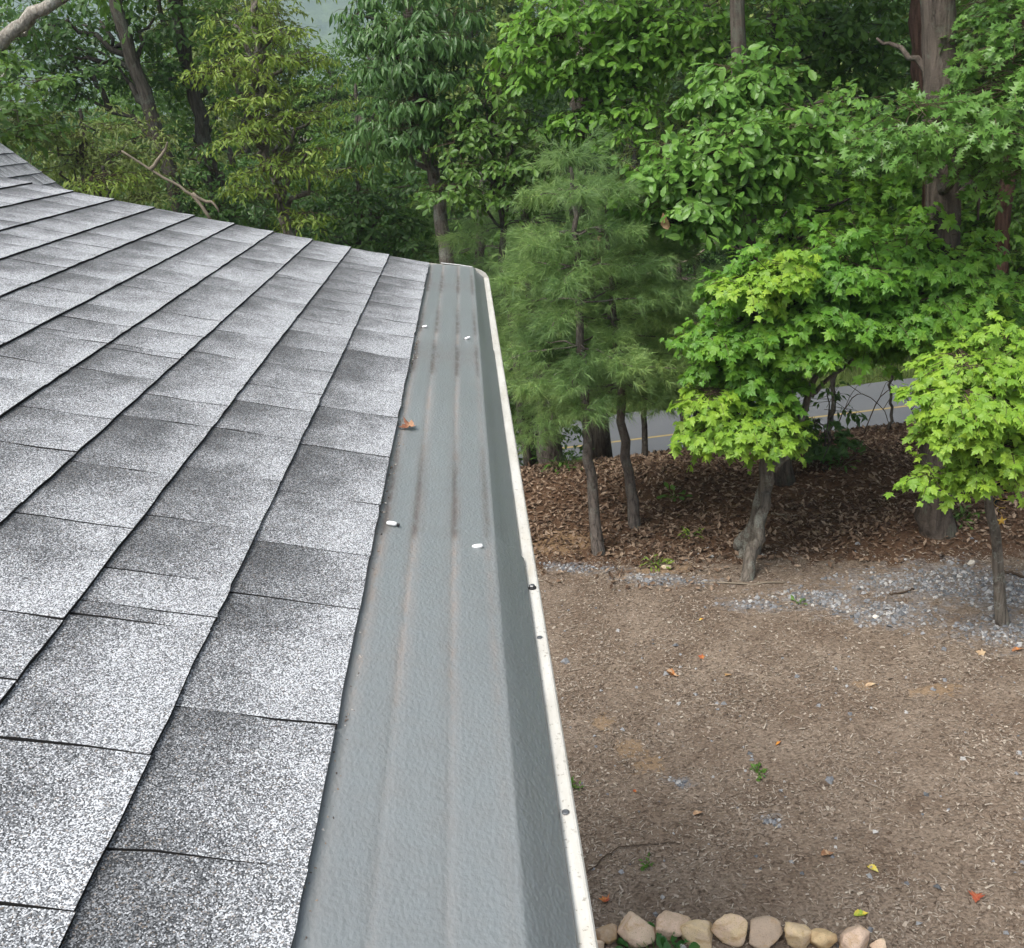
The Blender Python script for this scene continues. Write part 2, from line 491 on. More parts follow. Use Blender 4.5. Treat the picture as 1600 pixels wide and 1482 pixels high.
SAND = [blob(p[0], p[1], a, b) for p, a, b in _sd]
def gravel_at(x, y): return np.max([f(x, y) for f in GRAVEL], 0)
def sand_at(x, y): return np.max([f(x, y) for f in SAND], 0)
def set_attr(me, name, vals):
    a = me.attributes.new(name, 'FLOAT', 'POINT')
    a.data.foreach_set('value', np.asarray(vals, np.float32).ravel())
set_attr(ground.data, 'litter', smooth(-.55, .55, GY - LITTER_EDGE(GX) + .25 * wob(GX, GY, 4, 85)))
set_attr(ground.data, 'gravel', gravel_at(GX, GY))
set_attr(ground.data, 'sand', sand_at(GX, GY))
set_attr(ground.data, 'grass', smooth(24.2, 24.8, GY) * (1 - smooth(27.5, 31, GY)) + smooth(18.6, 19.0, GY) * (1 - smooth(19.9, 20.1, GY)))

def strip_mesh(mb, y0, y1, z, x0=-120, x1=160, n=60):
    xs = np.linspace(x0, x1, n)
    V = np.concatenate([np.stack([xs, np.full(n, y0), np.full(n, z)], -1), np.stack([xs, np.full(n, y1), np.full(n, z)], -1)])
    F = [(i, i + 1, n + i + 1, n + i) for i in range(n - 1)]
    mb.add(V, F)
t = NT('road_asphalt')
nz = t.noise(t.pos(), 90.0, 4.0, .7); nb = t.noise(t.pos(), .8, 3.0)
M['road'] = t.done(t.princ(t.mix(nb, (.10, .105, .11), t.mix(nz, (.09, .095, .10), (.17, .175, .18))), .8, .3, t.bump(nz, .4, .01)))
M['line'] = plain('worn_yellow_paint', (.30, .23, .10), .7, .2, 0, 20.0, .25)
mb = MB(); strip_mesh(mb, 19.95, 24.45, -3.86)
mb.add([(x, y, z) for x in (-120, 160) for y, z in ((19.95, -4.2), (24.45, -4.2))], [(0, 1, 3, 2)])
road = tag(mb.build('road', M['road']), kind='structure', label='grey asphalt road seen through the trees', cat='road')
mb = MB(); strip_mesh(mb, 22.26, 22.36, -3.855)
mb.build('centre_line', M['line'], road)

# hazy wooded ridge far behind the trees
t = NT('distant_forest_slope')
c1 = t.noise(t.pos(), .05, 6.0, .7); c2 = t.noise(t.pos(), .012, 3.0)
cc = t.mix(t.ramp(c1, [(.35, 0.0), (.65, 1.0)]), (.02, .05, .015), (.15, .21, .065))
M['mountain'] = t.done(t.princ(t.mix(c2, cc, (.05, .10, .035)), .95, .1, t.bump(c1, 1.0, 8.0)))
mx_ = np.linspace(-1450, 1450, 150); my_ = np.linspace(700, 1450, 60)
X2, Y2 = np.meshgrid(mx_, my_)
u = (Y2 - 700) / 750
prof = np.sin(np.clip(u, 0, 1) * math.pi) ** 1.2
Z2 = 10 + prof * (300 + 60 * wob(X2, Y2, .004, 21) - .05 * X2) + prof * (wob(X2, Y2, .02, 22) * 26 + wob(X2, Y2, .06, 23) * 9 + wob(X2, Y2, .15, 24) * 5)
Z2 = np.where(prof < .02, -10, Z2)
mb = MB()
I2 = np.arange(X2.size).reshape(X2.shape)
mb.add(np.stack([X2, Y2, Z2], -1).reshape(-1, 3), np.stack([I2[:-1, :-1], I2[:-1, 1:], I2[1:, 1:], I2[1:, :-1]], -1).reshape(-1, 4))
tag(mb.build('mountain', M['mountain'], None, True), kind='structure', label='blue-green wooded mountain ridge behind the treetops', cat='mountain')

# ------------------------------------------------------------------ house
ANG = math.radians(18.2); CA, SA = math.cos(ANG), math.sin(ANG)
EXPO = .1405
RAKE = 3.60
NCOURSE = 16
RIDGE_S = NCOURSE * EXPO + .03
house = empty('house', (-2.2, 0.5, 0))
tag(house, 'house with grey shingled roof falling towards the gutter', 'house')
HO = np.array([-2.2, .5, 0.])
def hbuild(mb, name, mats, parent=house, sm=False):
    mb.v = [v - HO for v in mb.v]
    return mb.build(name, mats, parent, sm)
xr, zr = -RIDGE_S * CA, EAVE + RIDGE_S * SA
th = .02
mb = MB()
for sgn in (1, -1):      # two slopes of the deck
    x_e = 0.0 if sgn == 1 else 2 * xr
    V = []
    for y in (-2.5, RAKE - .012):
        V += [(x_e, y, EAVE - .016), (xr, y, zr - .016), (xr, y, zr - .016 - th), (x_e, y, EAVE - .016 - th)]
    mb.add(V, [(0, 1, 5, 4), (1, 2, 6, 5), (2, 3, 7, 6), (3, 0, 4, 7), (0, 3, 2, 1), (4, 5, 6, 7)])
roof = hbuild(mb, 'roof', M['shingle'])
mb = MB()               # gable walls, with the long walls set back under the eaves
xw0, xw1, yw0, yw1, zt = 2 * xr + .35, -.35, -2.3, RAKE - .22, EAVE + .35 * SA / CA - .05
V = [(xw1, yw0, -.3), (xw1, yw1, -.3), (xw0, yw1, -.3), (xw0, yw0, -.3), (xw1, yw0, zt), (xw1, yw1, zt), (xw0, yw1, zt), (xw0, yw0, zt),
     (xr, yw0, zr - .06), (xr, yw1, zr - .06)]
mb.add(V, [(0, 1, 5, 4), (2, 3, 7, 6)])
mb.add(V, [(1, 2, 6, 9, 5), (3, 0, 4, 8, 7)])
hbuild(mb, 'wall', M['siding'])
mb = MB(); mb.box((-.035, -2.5, EAVE - .2), (-.008, RAKE - .02, EAVE - .038)); hbuild(mb, 'fascia', M['fascia'])
mb = MB(); mb.box((-.36, -2.5, EAVE - .202), (-.036, RAKE - .02, EAVE - .19)); hbuild(mb, 'soffit', M['fascia'])
mb = MB()               # metal drip edge along the far rake
V = []
for y in (RAKE - .035, RAKE - .004):
    for s, dz in ((-.01, -.01), (RIDGE_S, -.01), (RIDGE_S, -.06), (-.01, -.06)):
        V.append((-s * CA, y, EAVE + s * SA + dz + .001))
mb.add(V, [(0, 1, 5, 4), (1, 2, 6, 5), (2, 3, 7, 6), (3, 0, 4, 7), (0, 3, 2, 1), (4, 5, 6, 7)])
hbuild(mb, 'rake_trim', M['fascia'])

# shingles: every tab is its own little slab
nrm = np.array([SA, 0, CA]); ups = np.array([-CA, 0, SA])
def roof_sy(x, y):
    d = ray(x, y); n = nrm; o = np.array([0, 0, EAVE + .006])
    p = CAM + d * (-(n @ (CAM - o)) / (n @ d))
    return p[1]
j0 = [roof_sy(*p) for p in ((474, 1350), (522, 1127), (559, 946), (575, 864), (591, 784), (606, 710), (618, 649), (623, 610), (634, 557), (641, 524), (645, 503), (650, 480), (652, 465), (655, 449), (657.5, 438), (660, 425), (663, 412))]
j1 = [roof_sy(*p) for p in ((110, 1416), (232, 1172), (324, 979), (338, 959), (361, 907), (400, 823), (437.5, 747), (465, 682.6), (486, 639), (499, 613), (514, 578), (528, 550), (541, 526), (552, 507.5), (562, 486.6), (571, 475.6), (577, 458))]
j2 = [roof_sy(*p) for p in ((87, 959), (195.5, 819), (258, 736), (317, 661.5), (346, 629), (378, 591.5), (402, 561), (431, 527), (455, 497.5))]
rs = np.random.default_rng(11)
def fill(j, lo, hi):
    """joints measured in the photo first, then random tab widths out to both ends"""
    j = sorted(v for v in j if lo < v < hi)
    if not j: j = [lo + rs.uniform(.02, .18)]
    a = [j[0]]
    while a[0] > lo: a.insert(0, a[0] - rs.choice([.11, .14, .16, .18, .2, .23]))
    a += j[1:]
    while a[-1] < hi: a.append(a[-1] + rs.choice([.035, .11, .13, .15, .16, .18, .2, .23], p=[.05, .12, .16, .18, .17, .14, .1, .08]))
    a = [v for v in a if lo < v < hi - .03]
    if a and a[0] - lo < .09 and len(a) > 1: a = a[1:] if j and a[0] not in j else a
    return [lo] + a + [hi]
def shingle(parent, org, U, Yv, N, y0, y1, s0, expo, lift, k, overlap=.02, edge=.0060, po=HO, flat=0.0, curl=0.0):
    """tab between y0..y1 on the course starting at slope distance s0; U up-slope, N normal"""
    w = y1 - y0 - .0023
    nyy, nss = 5, 4
    L = expo + overlap
    ys = np.linspace(-w / 2, w / 2, nyy); ss = np.linspace(0, L, nss)
    V = []
    ph = rs.uniform(0, 6.28); aw = rs.uniform(.0001, .0005)
    for b in range(nss):
        for a in range(nyy):
            yy = ys[a] + (rs.normal(0, .0012) if a in (0, nyy - 1) else rs.normal(0, .004)) + curl * math.sin(ss[b] / L * 3.1) 
            s_ = ss[b] + (rs.normal(0, .0007) if b == 0 else 0)
            z = edge + lift - (edge + lift - .0005) * (ss[b] / L) ** 1.0 + aw * math.sin(ph + a * 1.6) * (1 - ss[b] / L) 
            if b == 1: z += flat
            V.append((yy, s_, z))
    V = np.array(V)
    F = [(b * nyy + a, b * nyy + a + 1, (b + 1) * nyy + a + 1, (b + 1) * nyy + a) for b in range(nss - 1) for a in range(nyy - 1)]
    top = len(V)
    ring = [(0, a) for a in range(nyy)]
    skirt = []
    lowV = V.copy(); lowV[:, 2] = np.maximum(V[:, 2] - edge - lift * .9 - .001, -.004); lowV[:, 2] = np.minimum(lowV[:, 2], V[:, 2] - .003)
    S = []
    for a in range(nyy - 1): S.append((a + 1, a, top + a, top + a + 1))
    for b in range(nss - 1):
        S.append((b * nyy, (b + 1) * nyy, top + (b + 1) * nyy, top + b * nyy))
        q = nyy - 1
        S.append(((b + 1) * nyy + q, b * nyy + q, top + b * nyy + q, top + (b + 1) * nyy + q))
    m = MB(); m.add(np.concatenate([V, lowV]), F, 0)
    m.f.append(np.array(S)); m.m.append(1)
    me = m.mesh('shingle')
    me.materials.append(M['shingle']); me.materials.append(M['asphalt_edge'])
    o = bpy.data.objects.new('shingle', me)
    loc = org + U * s0 + Yv * ((y0 + y1) / 2) - po
    o.matrix_world = Matrix(((Yv[0], U[0], N[0], loc[0]), (Yv[1], U[1], N[1], loc[1]), (Yv[2], U[2], N[2], loc[2]), (0, 0, 0, 1)))
    COL.objects.link(o); o.parent = parent
    return o
YV = np.array([0, 1.0, 0])
for k in range(12):
    lo = [.30, .30, .45, .75, 1.0, 1.25, 1.45, 1.65, 1.85, 2.05, 2.25, 2.4][k]
    js = fill({0: j0, 1: j1, 2: j2}.get(k, []), lo, RAKE)
    for a, b in zip(js[:-1], js[1:]):
        shingle(roof, np.array([0, 0, EAVE - .0055]), ups, YV, nrm, a, b, k * EXPO - (.007 if k == 0 else 0), EXPO + (.007 if k == 0 else 0) + .004, rs.uniform(0, .0007), k, flat=(-.0015), curl=.003)

# the steeper roof of the wing behind
YR2 = 9.6
p1 = at(102, 295, YR2)
u2 = np.array([-math.sqrt(.5), 0, math.sqrt(.5)]); n2 = np.array([math.sqrt(.5), 0, math.sqrt(.5)])
e2 = p1 - u2 * 1.6; e2 = np.array([e2[0], 0, e2[2]])
rl = 4.2
mb = MB()
r2 = e2 + u2 * rl
V = []
for y in (5.2, YR2 - .01):
    for q, sg in ((e2, 1), (r2, 1), (np.array([2 * r2[0] - e2[0], 0, e2[2]]), 1)):
        V.append((q[0] , y, q[2] - .012)); V.append((q[0], y, q[2] - .05))
mb.add(V, [(0, 2, 8, 6), (2, 4, 10, 8), (1, 7, 9, 3), (3, 9, 11, 5), (0, 6, 7, 1), (4, 5, 11, 10), (0, 1, 3, 2), (2, 3, 5, 4), (6, 8, 9, 7), (8, 10, 11, 9)])
roof2 = hbuild(mb, 'roof', M['shingle'])
roof2['label'] = 'steeper grey shingle roof of the wing behind'
mb = MB()
xa, xb, zz = e2[0] - .4, 2 * r2[0] - e2[0] + .4, e2[2] + .3
V = [(xa, 5.5, -.6), (xa, YR2 - .3, -.6), (xb, YR2 - .3, -.6), (xb, 5.5, -.6), (xa, 5.5, zz), (xa, YR2 - .3, zz), (xb, YR2 - .3, zz), (xb, 5.5, zz), (r2[0], 5.5, r2[2] - .1), (r2[0], YR2 - .3, r2[2] - .1)]
mb.add(V, [(0, 1, 5, 4), (2, 3, 7, 6)]); mb.add(V, [(1, 2, 6, 9, 5), (3, 0, 4, 8, 7)])
hbuild(mb, 'wall', M['siding'])
for k in range(8, 18):
    js = fill([], 7.6, YR2)
    for a, b in zip(js[:-1], js[1:]):
        shingle(roof2, np.array([e2[0], 0, e2[2] - .0115]), u2, YV, n2, a, b, k * .142, .146, rs.choice([0.0, .002, .004]), k)

# ------------------------------------------------------------------ gutter with its guard
gutter = empty('gutter', (.1, .5, EAVE - .1))
tag(gutter, 'white eave gutter under a grey ribbed metal guard', 'gutter')
GO = np.array([.1, .5, EAVE - .1])
def gb(mb, name, mats, parent=gutter, sm=False):
    mb.v = [v - GO for v in mb.v]
    return mb.build(name, mats, parent, sm)
RIBS = (.016, .058, .1125)
BEND = .168
def guard_panel(y0, y1, dx, dz, seed):
    xs = [-.1, -.05, -.02, -.008, 0.0, .006]
    for r in RIBS:
        xs += [r - .0060, r - .003, r, r + .003, r + .0060]
    xs += [.030, .038, .046, .075, .085, .095, .125, .135, .145, .150, .155, .159, .163, BEND - .003]
    xs = sorted(xs)
    prof = []
    for x in xs:
        z = -.2 * x - .009 if x > 0 else -.009 - x * SA / CA
        for r in RIBS:
            z -= .0010 * max(0, 1 - abs(x - r) / .0060)
        d = max(max(0, 1 - abs(x - r - .001) / .0085) for r in RIBS)
        d = max(d, .85 * max(0, 1 - max(x, 0) / .016), .55 * max(0, 1 - abs(x - .159) / .009))
        prof.append((x, z, d))
    zb = -.2 * BEND - .009
    prof += [(BEND, zb + .0004, .15), (BEND + .0022, zb - .0012, 0), (.179 + dx, -.0565, 0), (.191 + dx, -.0705, 0), (.2015 + dx, -.0815, 0), (.2030 + dx, -.0838, .2), (.2012 + dx, -.0850, .5)]
    prof = np.array(prof)
    n = int((y1 - y0) / .02) + 2
    ys = np.linspace(y0, y1, n)
    X = np.repeat(prof[None, :, 0], n, 0); Z = np.repeat(prof[None, :, 1], n, 0); D = np.repeat(prof[None, :, 2], n, 0).copy()
    Y = np.repeat(ys[:, None], len(prof), 1)
    # sheet sags between hangers
    w = np.clip((X + .02) / .09, 0, 1) * np.clip((.19 - X) / .05, 0, 1)
    Z = Z + w * (.0014 * np.sin(Y * 7.3 + 1.0) + .0008 * np.sin(Y * 13.0 + seed) + .0008 * np.sin(Y * 3 + X * 30)) + EAVE + dz
    st = np.exp(-((Y - 2.28) / .10) ** 2) * .30 * np.clip(X / .03, 0, 1) + np.exp(-((Y - 3.2) / .09) ** 2) * .18
    D = np.clip(D * (.35 + .65 * smooth(.65, 1.0, Y)) + st * (X < BEND), 0, 1)
    m = MB()
    I = np.arange(X.size).reshape(X.shape)
    V = np.stack([X, Y, Z], -1).reshape(-1, 3)
    m.add(V, np.stack([I[:-1, :-1], I[:-1, 1:], I[1:, 1:], I[1:, :-1]], -1).reshape(-1, 4))
    # sheet thickness at the ends
    lo = V[I[0]] - [0, 0, .0012]; hi = V[I[-1]] - [0, 0, .0012]
    c = len(prof)
    m.add(np.concatenate([V[I[0]], lo]), [(i + 1, i, c + i, c + i + 1) for i in range(c - 1)])
    m.add(np.concatenate([V[I[-1]], hi]), [(i, i + 1, c + i + 1, c + i) for i in range(c - 1)])
    o = gb(m, 'guard_panel', M['guard'], sm=True)
    rib = np.max([np.clip(1 - np.abs(X - r - .001) / .0075, 0, 1) for r in RIBS], 0)
    rib = np.maximum(rib, .7 * np.clip(1 - np.abs(X - .159) / .007, 0, 1))
    band = smooth(J1 - .01, J1 + .02, Y) * (1 - smooth(J1 + .22, J1 + .5, Y)) + smooth(J2 + .01, J2 + .04, Y) * (1 - smooth(J2 + .2, J2 + .42, Y)) + smooth(2.05, 2.1, Y) * (1 - smooth(2.3, 2.42, Y)) + smooth(3.05, 3.1, Y) * (1 - smooth(3.35, 3.5, Y))
    soot = rib * np.clip(band, 0, 1) + .4 * np.clip(1 - np.maximum(X, 0) / .010, 0, 1) * (X > -.01) + st * .5 * (X < BEND)
    set_attr(o.data, 'dust', np.concatenate([D.ravel(), np.zeros(4 * c)]))
    set_attr(o.data, 'soot', np.concatenate([np.clip(soot, 0, 1).ravel(), np.zeros(4 * c)]))
    return o
J1, J2 = 1.205, 2.47
gp1 = guard_panel(-2.4, J1 + .02, .0030, .0014, 0.3)
gp2 = guard_panel(J1 - .03, J2, 0.0, 0.0, 2.1)
gp3 = guard_panel(J2 - .03, RAKE + .03, -.0015, -.0014, 4.0)
# trough
def extrude_profile(pts, y0, y1, mb, n=2, sh=0.0):
    pts = np.array(pts); ys = np.linspace(y0, y1, n)
    V = np.concatenate([np.stack([pts[:, 0] + sh * 0, np.full(len(pts), y), pts[:, 1] + EAVE], -1) for y in ys])
    c = len(pts)
    mb.add(V, [(k * c + i, k * c + i + 1, (k + 1) * c + i + 1, (k + 1) * c + i) for k in range(n - 1) for i in range(c - 1)])
mb = MB()
tro = [(-.004, -.02), (-.004, -.19), (.118, -.19), (.126, -.186), (.150, -.172), (.163, -.155), (.167, -.135), (.178, -.122), (.205, -.115), (.2195, -.110), (.2212, -.0905), (.2197, -.0885), (.2175, -.0878), (.1975, -.0868), (.196, -.0885), (.1965, -.0945), (.2, -.0955)]
extrude_profile(tro, -2.4, RAKE + .03, mb, 3)
tr_o = gb(mb, 'trough', M['gutter'])
mb = MB()
cap = [(-.006, -.02), (-.006, -.192), (.12, -.192), (.152, -.174), (.168, -.155), (.170, -.135), (.182, -.12), (.2185, -.112), (.2205, -.089), (.212, -.072), (.196, -.0585), (.176, -.049), (.12, -.036), (.0, -.0075)]
V = [(x, RAKE + .031, z + EAVE) for x, z in cap] + [(x, RAKE + .037, z + EAVE) for x, z in cap]
c = len(cap)
mb.add(V, [tuple(range(c))]); mb.f.append(np.array([tuple(range(2 * c - 1, c - 1, -1))])); mb.m.append(0)
mb.f.append(np.array([(i, (i + 1) % c, c + (i + 1) % c, c + i) for i in range(c)])); mb.m.append(0)
gb(mb, 'end_cap', M['gutter'])
mb = MB(); mb.tube([(.05, RAKE + .028, EAVE - .013), (.11, RAKE + .03, EAVE - .027), (.165, RAKE + .026, EAVE - .041)], [.0016, .0018, .0013], 6)
gb(mb, 'wire_clip', M['fascia'])
def lathe(mb, prof, org, N, seg=10, mat=0):
    N = np.asarray(N, float); N /= np.linalg.norm(N)
    a = np.cross(N, [.3, 1, .2]); a /= np.linalg.norm(a); b = np.cross(N, a)
    th = np.arange(seg) * 2 * math.pi / seg
    V = []
    for r, h in prof:
        V.append(org + N * h + r * (a * np.cos(th)[:, None] + b * np.sin(th)[:, None]))
    n = len(prof)
    mb.add(np.concatenate(V), [(i * seg + j, i * seg + (j + 1) % seg, (i + 1) * seg + (j + 1) % seg, (i + 1) * seg + j) for i in range(n - 1) for j in range(seg)], mat)
    mb.f.append(np.array([[(n - 1) * seg + j for j in range(seg)]]) + mb.n - n * seg); mb.m.append(mat)
def guard_z(x): return EAVE - .2 * x - .009
for (px, py), pan, tilt in (((615, 835), gp2, (-.9, .28, .12)), ((745, 847), gp2, (.9, -.22, .12)), ((665, 520), gp3, (.85, -.35, .12)), ((730, 525), gp3, (.8, .2, .14))):
    q = gnd(px, py, EAVE - .028)
    o3 = np.array([q[0], q[1], guard_z(q[0]) + .0032])
    mb = MB()
    ax = np.array(tilt) / np.linalg.norm(tilt)      # long white plug left lying over on its stem
    prof = [(.001, -.0078), (.0024, -.007), (.0032, -.004), (.0032, .004), (.0026, .0068), (.001, .0078)]
    lathe(mb, prof, o3, ax, 10, 0)
    lathe(mb, [(.0022, -.011), (.0024, -.0078)], o3 - np.array([0, 0, .0012]), ax, 8, 1)
    ob = gb(mb, 'screw', [M['screw_white'], M['screw_gasket']], gutter, True)
for px, py in ((825, 920), (838, 997), (880, 1270)):
    q = gnd(px, py, EAVE - .0872)
    o3 = np.array([.2115, q[1], EAVE - .0875])
    mb = MB()
    if py == 920:
        lathe(mb, [(.0056, 0), (.0056, .0012), (.005, .0018)], o3, (0, 0, 1), 14, 1)
        lathe(mb, [(.0040, .0015), (.0040, .0046), (.0033, .0052)], o3, (0, 0, 1), 6, 0)
    else:
        lathe(mb, [(.0036, 0), (.0036, .0008), (.0022, .0013)], o3, (0, 0, 1), 12, 0)
    gb(mb, 'screw', [M['screw_grey'], M['screw_gasket']], gutter)

# granules and grit washed down against the shingle edge
ry = np.random.default_rng(77)
ng = 420
gy_ = ry.uniform(.45, 2.6, ng); gx_ = np.abs(ry.normal(0, .006, ng)) + .007 + .004 * np.sin(gy_ * 9)
gr = MB()
for a, b in zip(gx_, gy_):
    r_ = ry.uniform(.0006, .0015); c_ = np.array([a, b, guard_z(a) + r_ * .6])
    q_ = ry.normal(0, .3, (6, 3)) + [(1, 0, 0), (-1, 0, 0), (0, 1, 0), (0, -1, 0), (0, 0, 1), (0, 0, -1)]
    gr.add(c_ + q_ * r_, [(0, 2, 4), (2, 1, 4), (1, 3, 4), (3, 0, 4), (2, 0, 5), (1, 2, 5), (3, 1, 5), (0, 3, 5)])
t = NT('loose_grit')
M['grit'] = t.done(t.princ(t.ramp(t.n('NewGeometry').outputs['Random Per Island'], [(0, (.05, .045, .04)), (.6, (.2, .15, .11)), (1, (.5, .48, .44))]), .9, .2))
tag(gr.build('grit', M['grit']), 'loose shingle grit along the edge between shingles and guard', 'grit', kind='stuff')

# ------------------------------------------------------------------ leaf shapes (x across, y towards the tip, z up)
def fan_leaf(half, centre, droop=.25, cup=.0):
    pts = [(x, y) for x, y in half] + [(-x, y) for x, y in reversed(half[1:-1])]
    V = [(centre[0], centre[1], 0.0)] + [(x, y, -droop * (x * x * 1.2 + (y - centre[1]) ** 2) + cup * abs(x)) for x, y in pts]
    n = len(pts)
    F = [(0, 1 + (i + 1) % n, 1 + i) for i in range(n)]
    return np.array(V), np.array(F)[:, ::-1].copy()
def rib_leaf(half, fold=.18, droop=.25):
    """half outline base..tip; each edge point is joined to the midrib"""
    V, F = [], []
    n = len(half)
    for x, y in half:
        V.append((0, y, -droop * y * y)); V.append((x, y, fold * x - droop * y * y)); V.append((-x, y, fold * x - droop * y * y))
    for i in range(n - 1):
        a, b = 3 * i, 3 * (i + 1)
        F += [(a, a + 1, b + 1), (a, b + 1, b), (a, b + 2, a + 2), (a, b, b + 2)]
    F = [f for f in F if len({tuple(np.round(V[i], 6)) for i in f}) == 3]
    V = np.array(V); used = sorted({i for f in F for i in f}); mp = {u: i for i, u in enumerate(used)}
    # weld the doubled points at base and tip
    keyed = {}; newV = []; remap = {}
    for u in used:
        k = tuple(np.round(V[u], 6))
        if k not in keyed:
            keyed[k] = len(newV); newV.append(V[u])
        remap[u] = keyed[k]
    return np.array(newV), np.array([[remap[i] for i in f] for f in F])
T_MAPLE = fan_leaf([(0, 0), (.2, -.06), (.42, .03), (.31, .17), (.40, .28), (.64, .47), (.40, .49), (.25, .45), (.27, .66), (.15, .70), (0, 1.0)], (0, .27), .32)
T_OAKL = rib_leaf([(0, 0), (.07, .16), (.17, .30), (.16, .36), (.25, .48), (.225, .55), (.275, .66), (.235, .73), (.21, .84), (.10, .94), (0, 1.0)], .22, .25)
T_OAKM = rib_leaf([(0, 0), (.10, .22), (.235, .55), (.20, .80), (0, 1.0)], .22, .25)
T_OAKN = rib_leaf([(0, 0), (.08, .18), (.19, .36), (.17, .43), (.26, .60), (.20, .70), (.20, .84), (0, 1.0)], .22, .25)
T_PIN = rib_leaf([(0, 0), (.035, .14), (.30, .16), (.075, .28), (.42, .46), (.08, .5), (.33, .76), (.07, .78), (0, 1.0)], .12, .22)
T_LEAFLET = rib_leaf([(0, 0), (.10, .3), (.14, .58), (0, 1.0)], .25, .35)
T_QUAD = (np.array([(0, 0, 0), (.25, .47, .04), (0, 1.0, -.16), (-.25, .47, .04)]), np.array([(0, 1, 2), (0, 2, 3)]))
T_SIMPLE = rib_leaf([(0, 0), (.24, .48), (0, 1.0)], .25, .25)

def norm(v):
    return v / (np.linalg.norm(v, axis=-1, keepdims=True) + 1e-9)
def frames(tip, nor):
    y = norm(tip); x = norm(np.cross(y, nor)); z = np.cross(x, y)
    return np.stack([x, y, z], -1)             # columns
def leaf_verts(tmpl, pos, R, size):
    V, F = tmpl
    P = pos[:, None] + np.einsum('nij,kj->nki', R, V) * size[:, None, None]
    return P.reshape(-1, 3), (F[None] + (np.arange(len(pos)) * len(V))[:, None, None]).reshape(-1, 3)

def twigs_in(blobs, per, rng, shell=.45, tier=None, shrink=0.0):
    """twig bases and directions inside ellipsoid clumps (c, r, weight)"""
    out_p, out_d = [], []
    for c, r, w in blobs:
        r = np.maximum(np.asarray(r) - [shrink, shrink, shrink * .4], .06)
        n = max(3, int(per * w))
        u = norm(rng.normal(size=(n, 3))); rad = (shell ** 3 + rng.random(n) * (1 - shell ** 3)) ** (1 / 3)
        q = u * rad[:, None]
        if tier:
            lev = tier / r[2]
            q[:, 2] = np.round(q[:, 2] / lev) * lev + rng.normal(0, .12 * lev, n) - .25 * (q[:, 0] ** 2 + q[:, 1] ** 2) * lev
        out_p.append(np.asarray(c) + q * np.asarray(r)); 
        d = u * [1, 1, .25] + rng.normal(0, .35, (n, 3)) * [1, 1, .5]
        out_d.append(d)
    return np.concatenate(out_p), norm(np.concatenate(out_d))

def leaves_on(P, D, nl, L, rng, droop=.45, up=1.0, jit=.35, face=0.0):
    """nl leaves along each twig; returns positions, tip directions, normals, twig ends"""
    T = len(P)
    t_ = (np.arange(nl) + .6) / nl
    side = np.where(np.arange(nl) % 2 == 0, 1.0, -1.0)
    S = norm(np.cross(D, [0, 0, 1.0]))
    pos = P[:, None] + D[:, None] * (t_[None, :, None] * L) + [0, 0, 0]
    pos = pos - np.array([0, 0, 1.0]) * (t_[None, :, None] ** 2) * L * .25 + rng.normal(0, .02, (T, nl, 3))
    tip = D[:, None] * .55 + S[:, None] * side[None, :, None] * .75 + rng.normal(0, jit, (T, nl, 3)) - np.array([0, 0, droop])
    nor = np.array([0, -face, up]) + rng.normal(0, jit, (T, nl, 3)) + D[:, None] * .25
    return pos.reshape(-1, 3), norm(tip).reshape(-1, 3), norm(nor).reshape(-1, 3)

def add_twigs(mb, P, D, L, r=.0035, mat=1):
    """thin three-sided stems"""
    n = len(P)
    A = norm(np.cross(D, [.1, .2, 1.0])); B = np.cross(D, A)
    E0 = P - D * L * .6; E1 = P + D * L * .5; E2 = P + D * L - np.array([0, 0, L * .25])
    V = []
    for Q, rr in ((E0, r), (E1, r * .7), (E2, r * .3)):
        for a in (0, 2.09, 4.19):
            V.append(Q + A * (math.cos(a) * rr) + B * (math.sin(a) * rr))
    V = np.stack(V, 1)
    F = np.array([(i * 3 + j, i * 3 + (j + 1) % 3, (i + 1) * 3 + (j + 1) % 3, (i + 1) * 3 + j) for i in range(2) for j in range(3)])
    mb.add(V.reshape(-1, 3), (F[None] + (np.arange(n) * 9)[:, None, None]).reshape(-1, 4), mat)

def wobbly(a, b, n=6, amp=.06, rng=RNG, sag=0.0):
    a = np.asarray(a, float); b = np.asarray(b, float)
    t_ = np.linspace(0, 1, n)[:, None]
    p = a + (b - a) * t_
    j = rng.normal(0, amp, (n, 3)); j[0] = 0; j[-1] = 0
    return p + j + np.array([0, 0, 1.0]) * (np.sin(t_ * math.pi) * sag)

def resample(pts, n):
    """smooth path through control points"""
    pts = np.asarray(pts, float); m = len(pts)
    if m < 3: return wobbly(pts[0], pts[-1], n, 0.0)
    tt = np.linspace(0, m - 1, n); out = []
    for t_ in tt:
        i = min(int(t_), m - 2); f = t_ - i
        p0 = pts[max(i - 1, 0)]; p1 = pts[i]; p2 = pts[i + 1]; p3 = pts[min(i + 2, m - 1)]
        out.append(.5 * ((2 * p1) + (-p0 + p2) * f + (2 * p0 - 5 * p1 + 4 * p2 - p3) * f * f + (-p0 + 3 * p1 - 3 * p2 + p3) * f ** 3))
    return np.array(out)

def trunk_tube(mb, pts, r0, r1, n=14, sides=10, flare=1.35, rng=RNG, wobble=.012):
    p = resample(pts, n)
    s = np.linspace(0, 1, n)
    r = r0 + (r1 - r0) * s
    r = r * (1 + (flare - 1) * np.exp(-s * n * .55)) * (1 + rng.normal(0, .03, n))
    p[1:-1] += rng.normal(0, wobble, (n - 2, 3))
    mb.tube(p, r, sides)
    return p

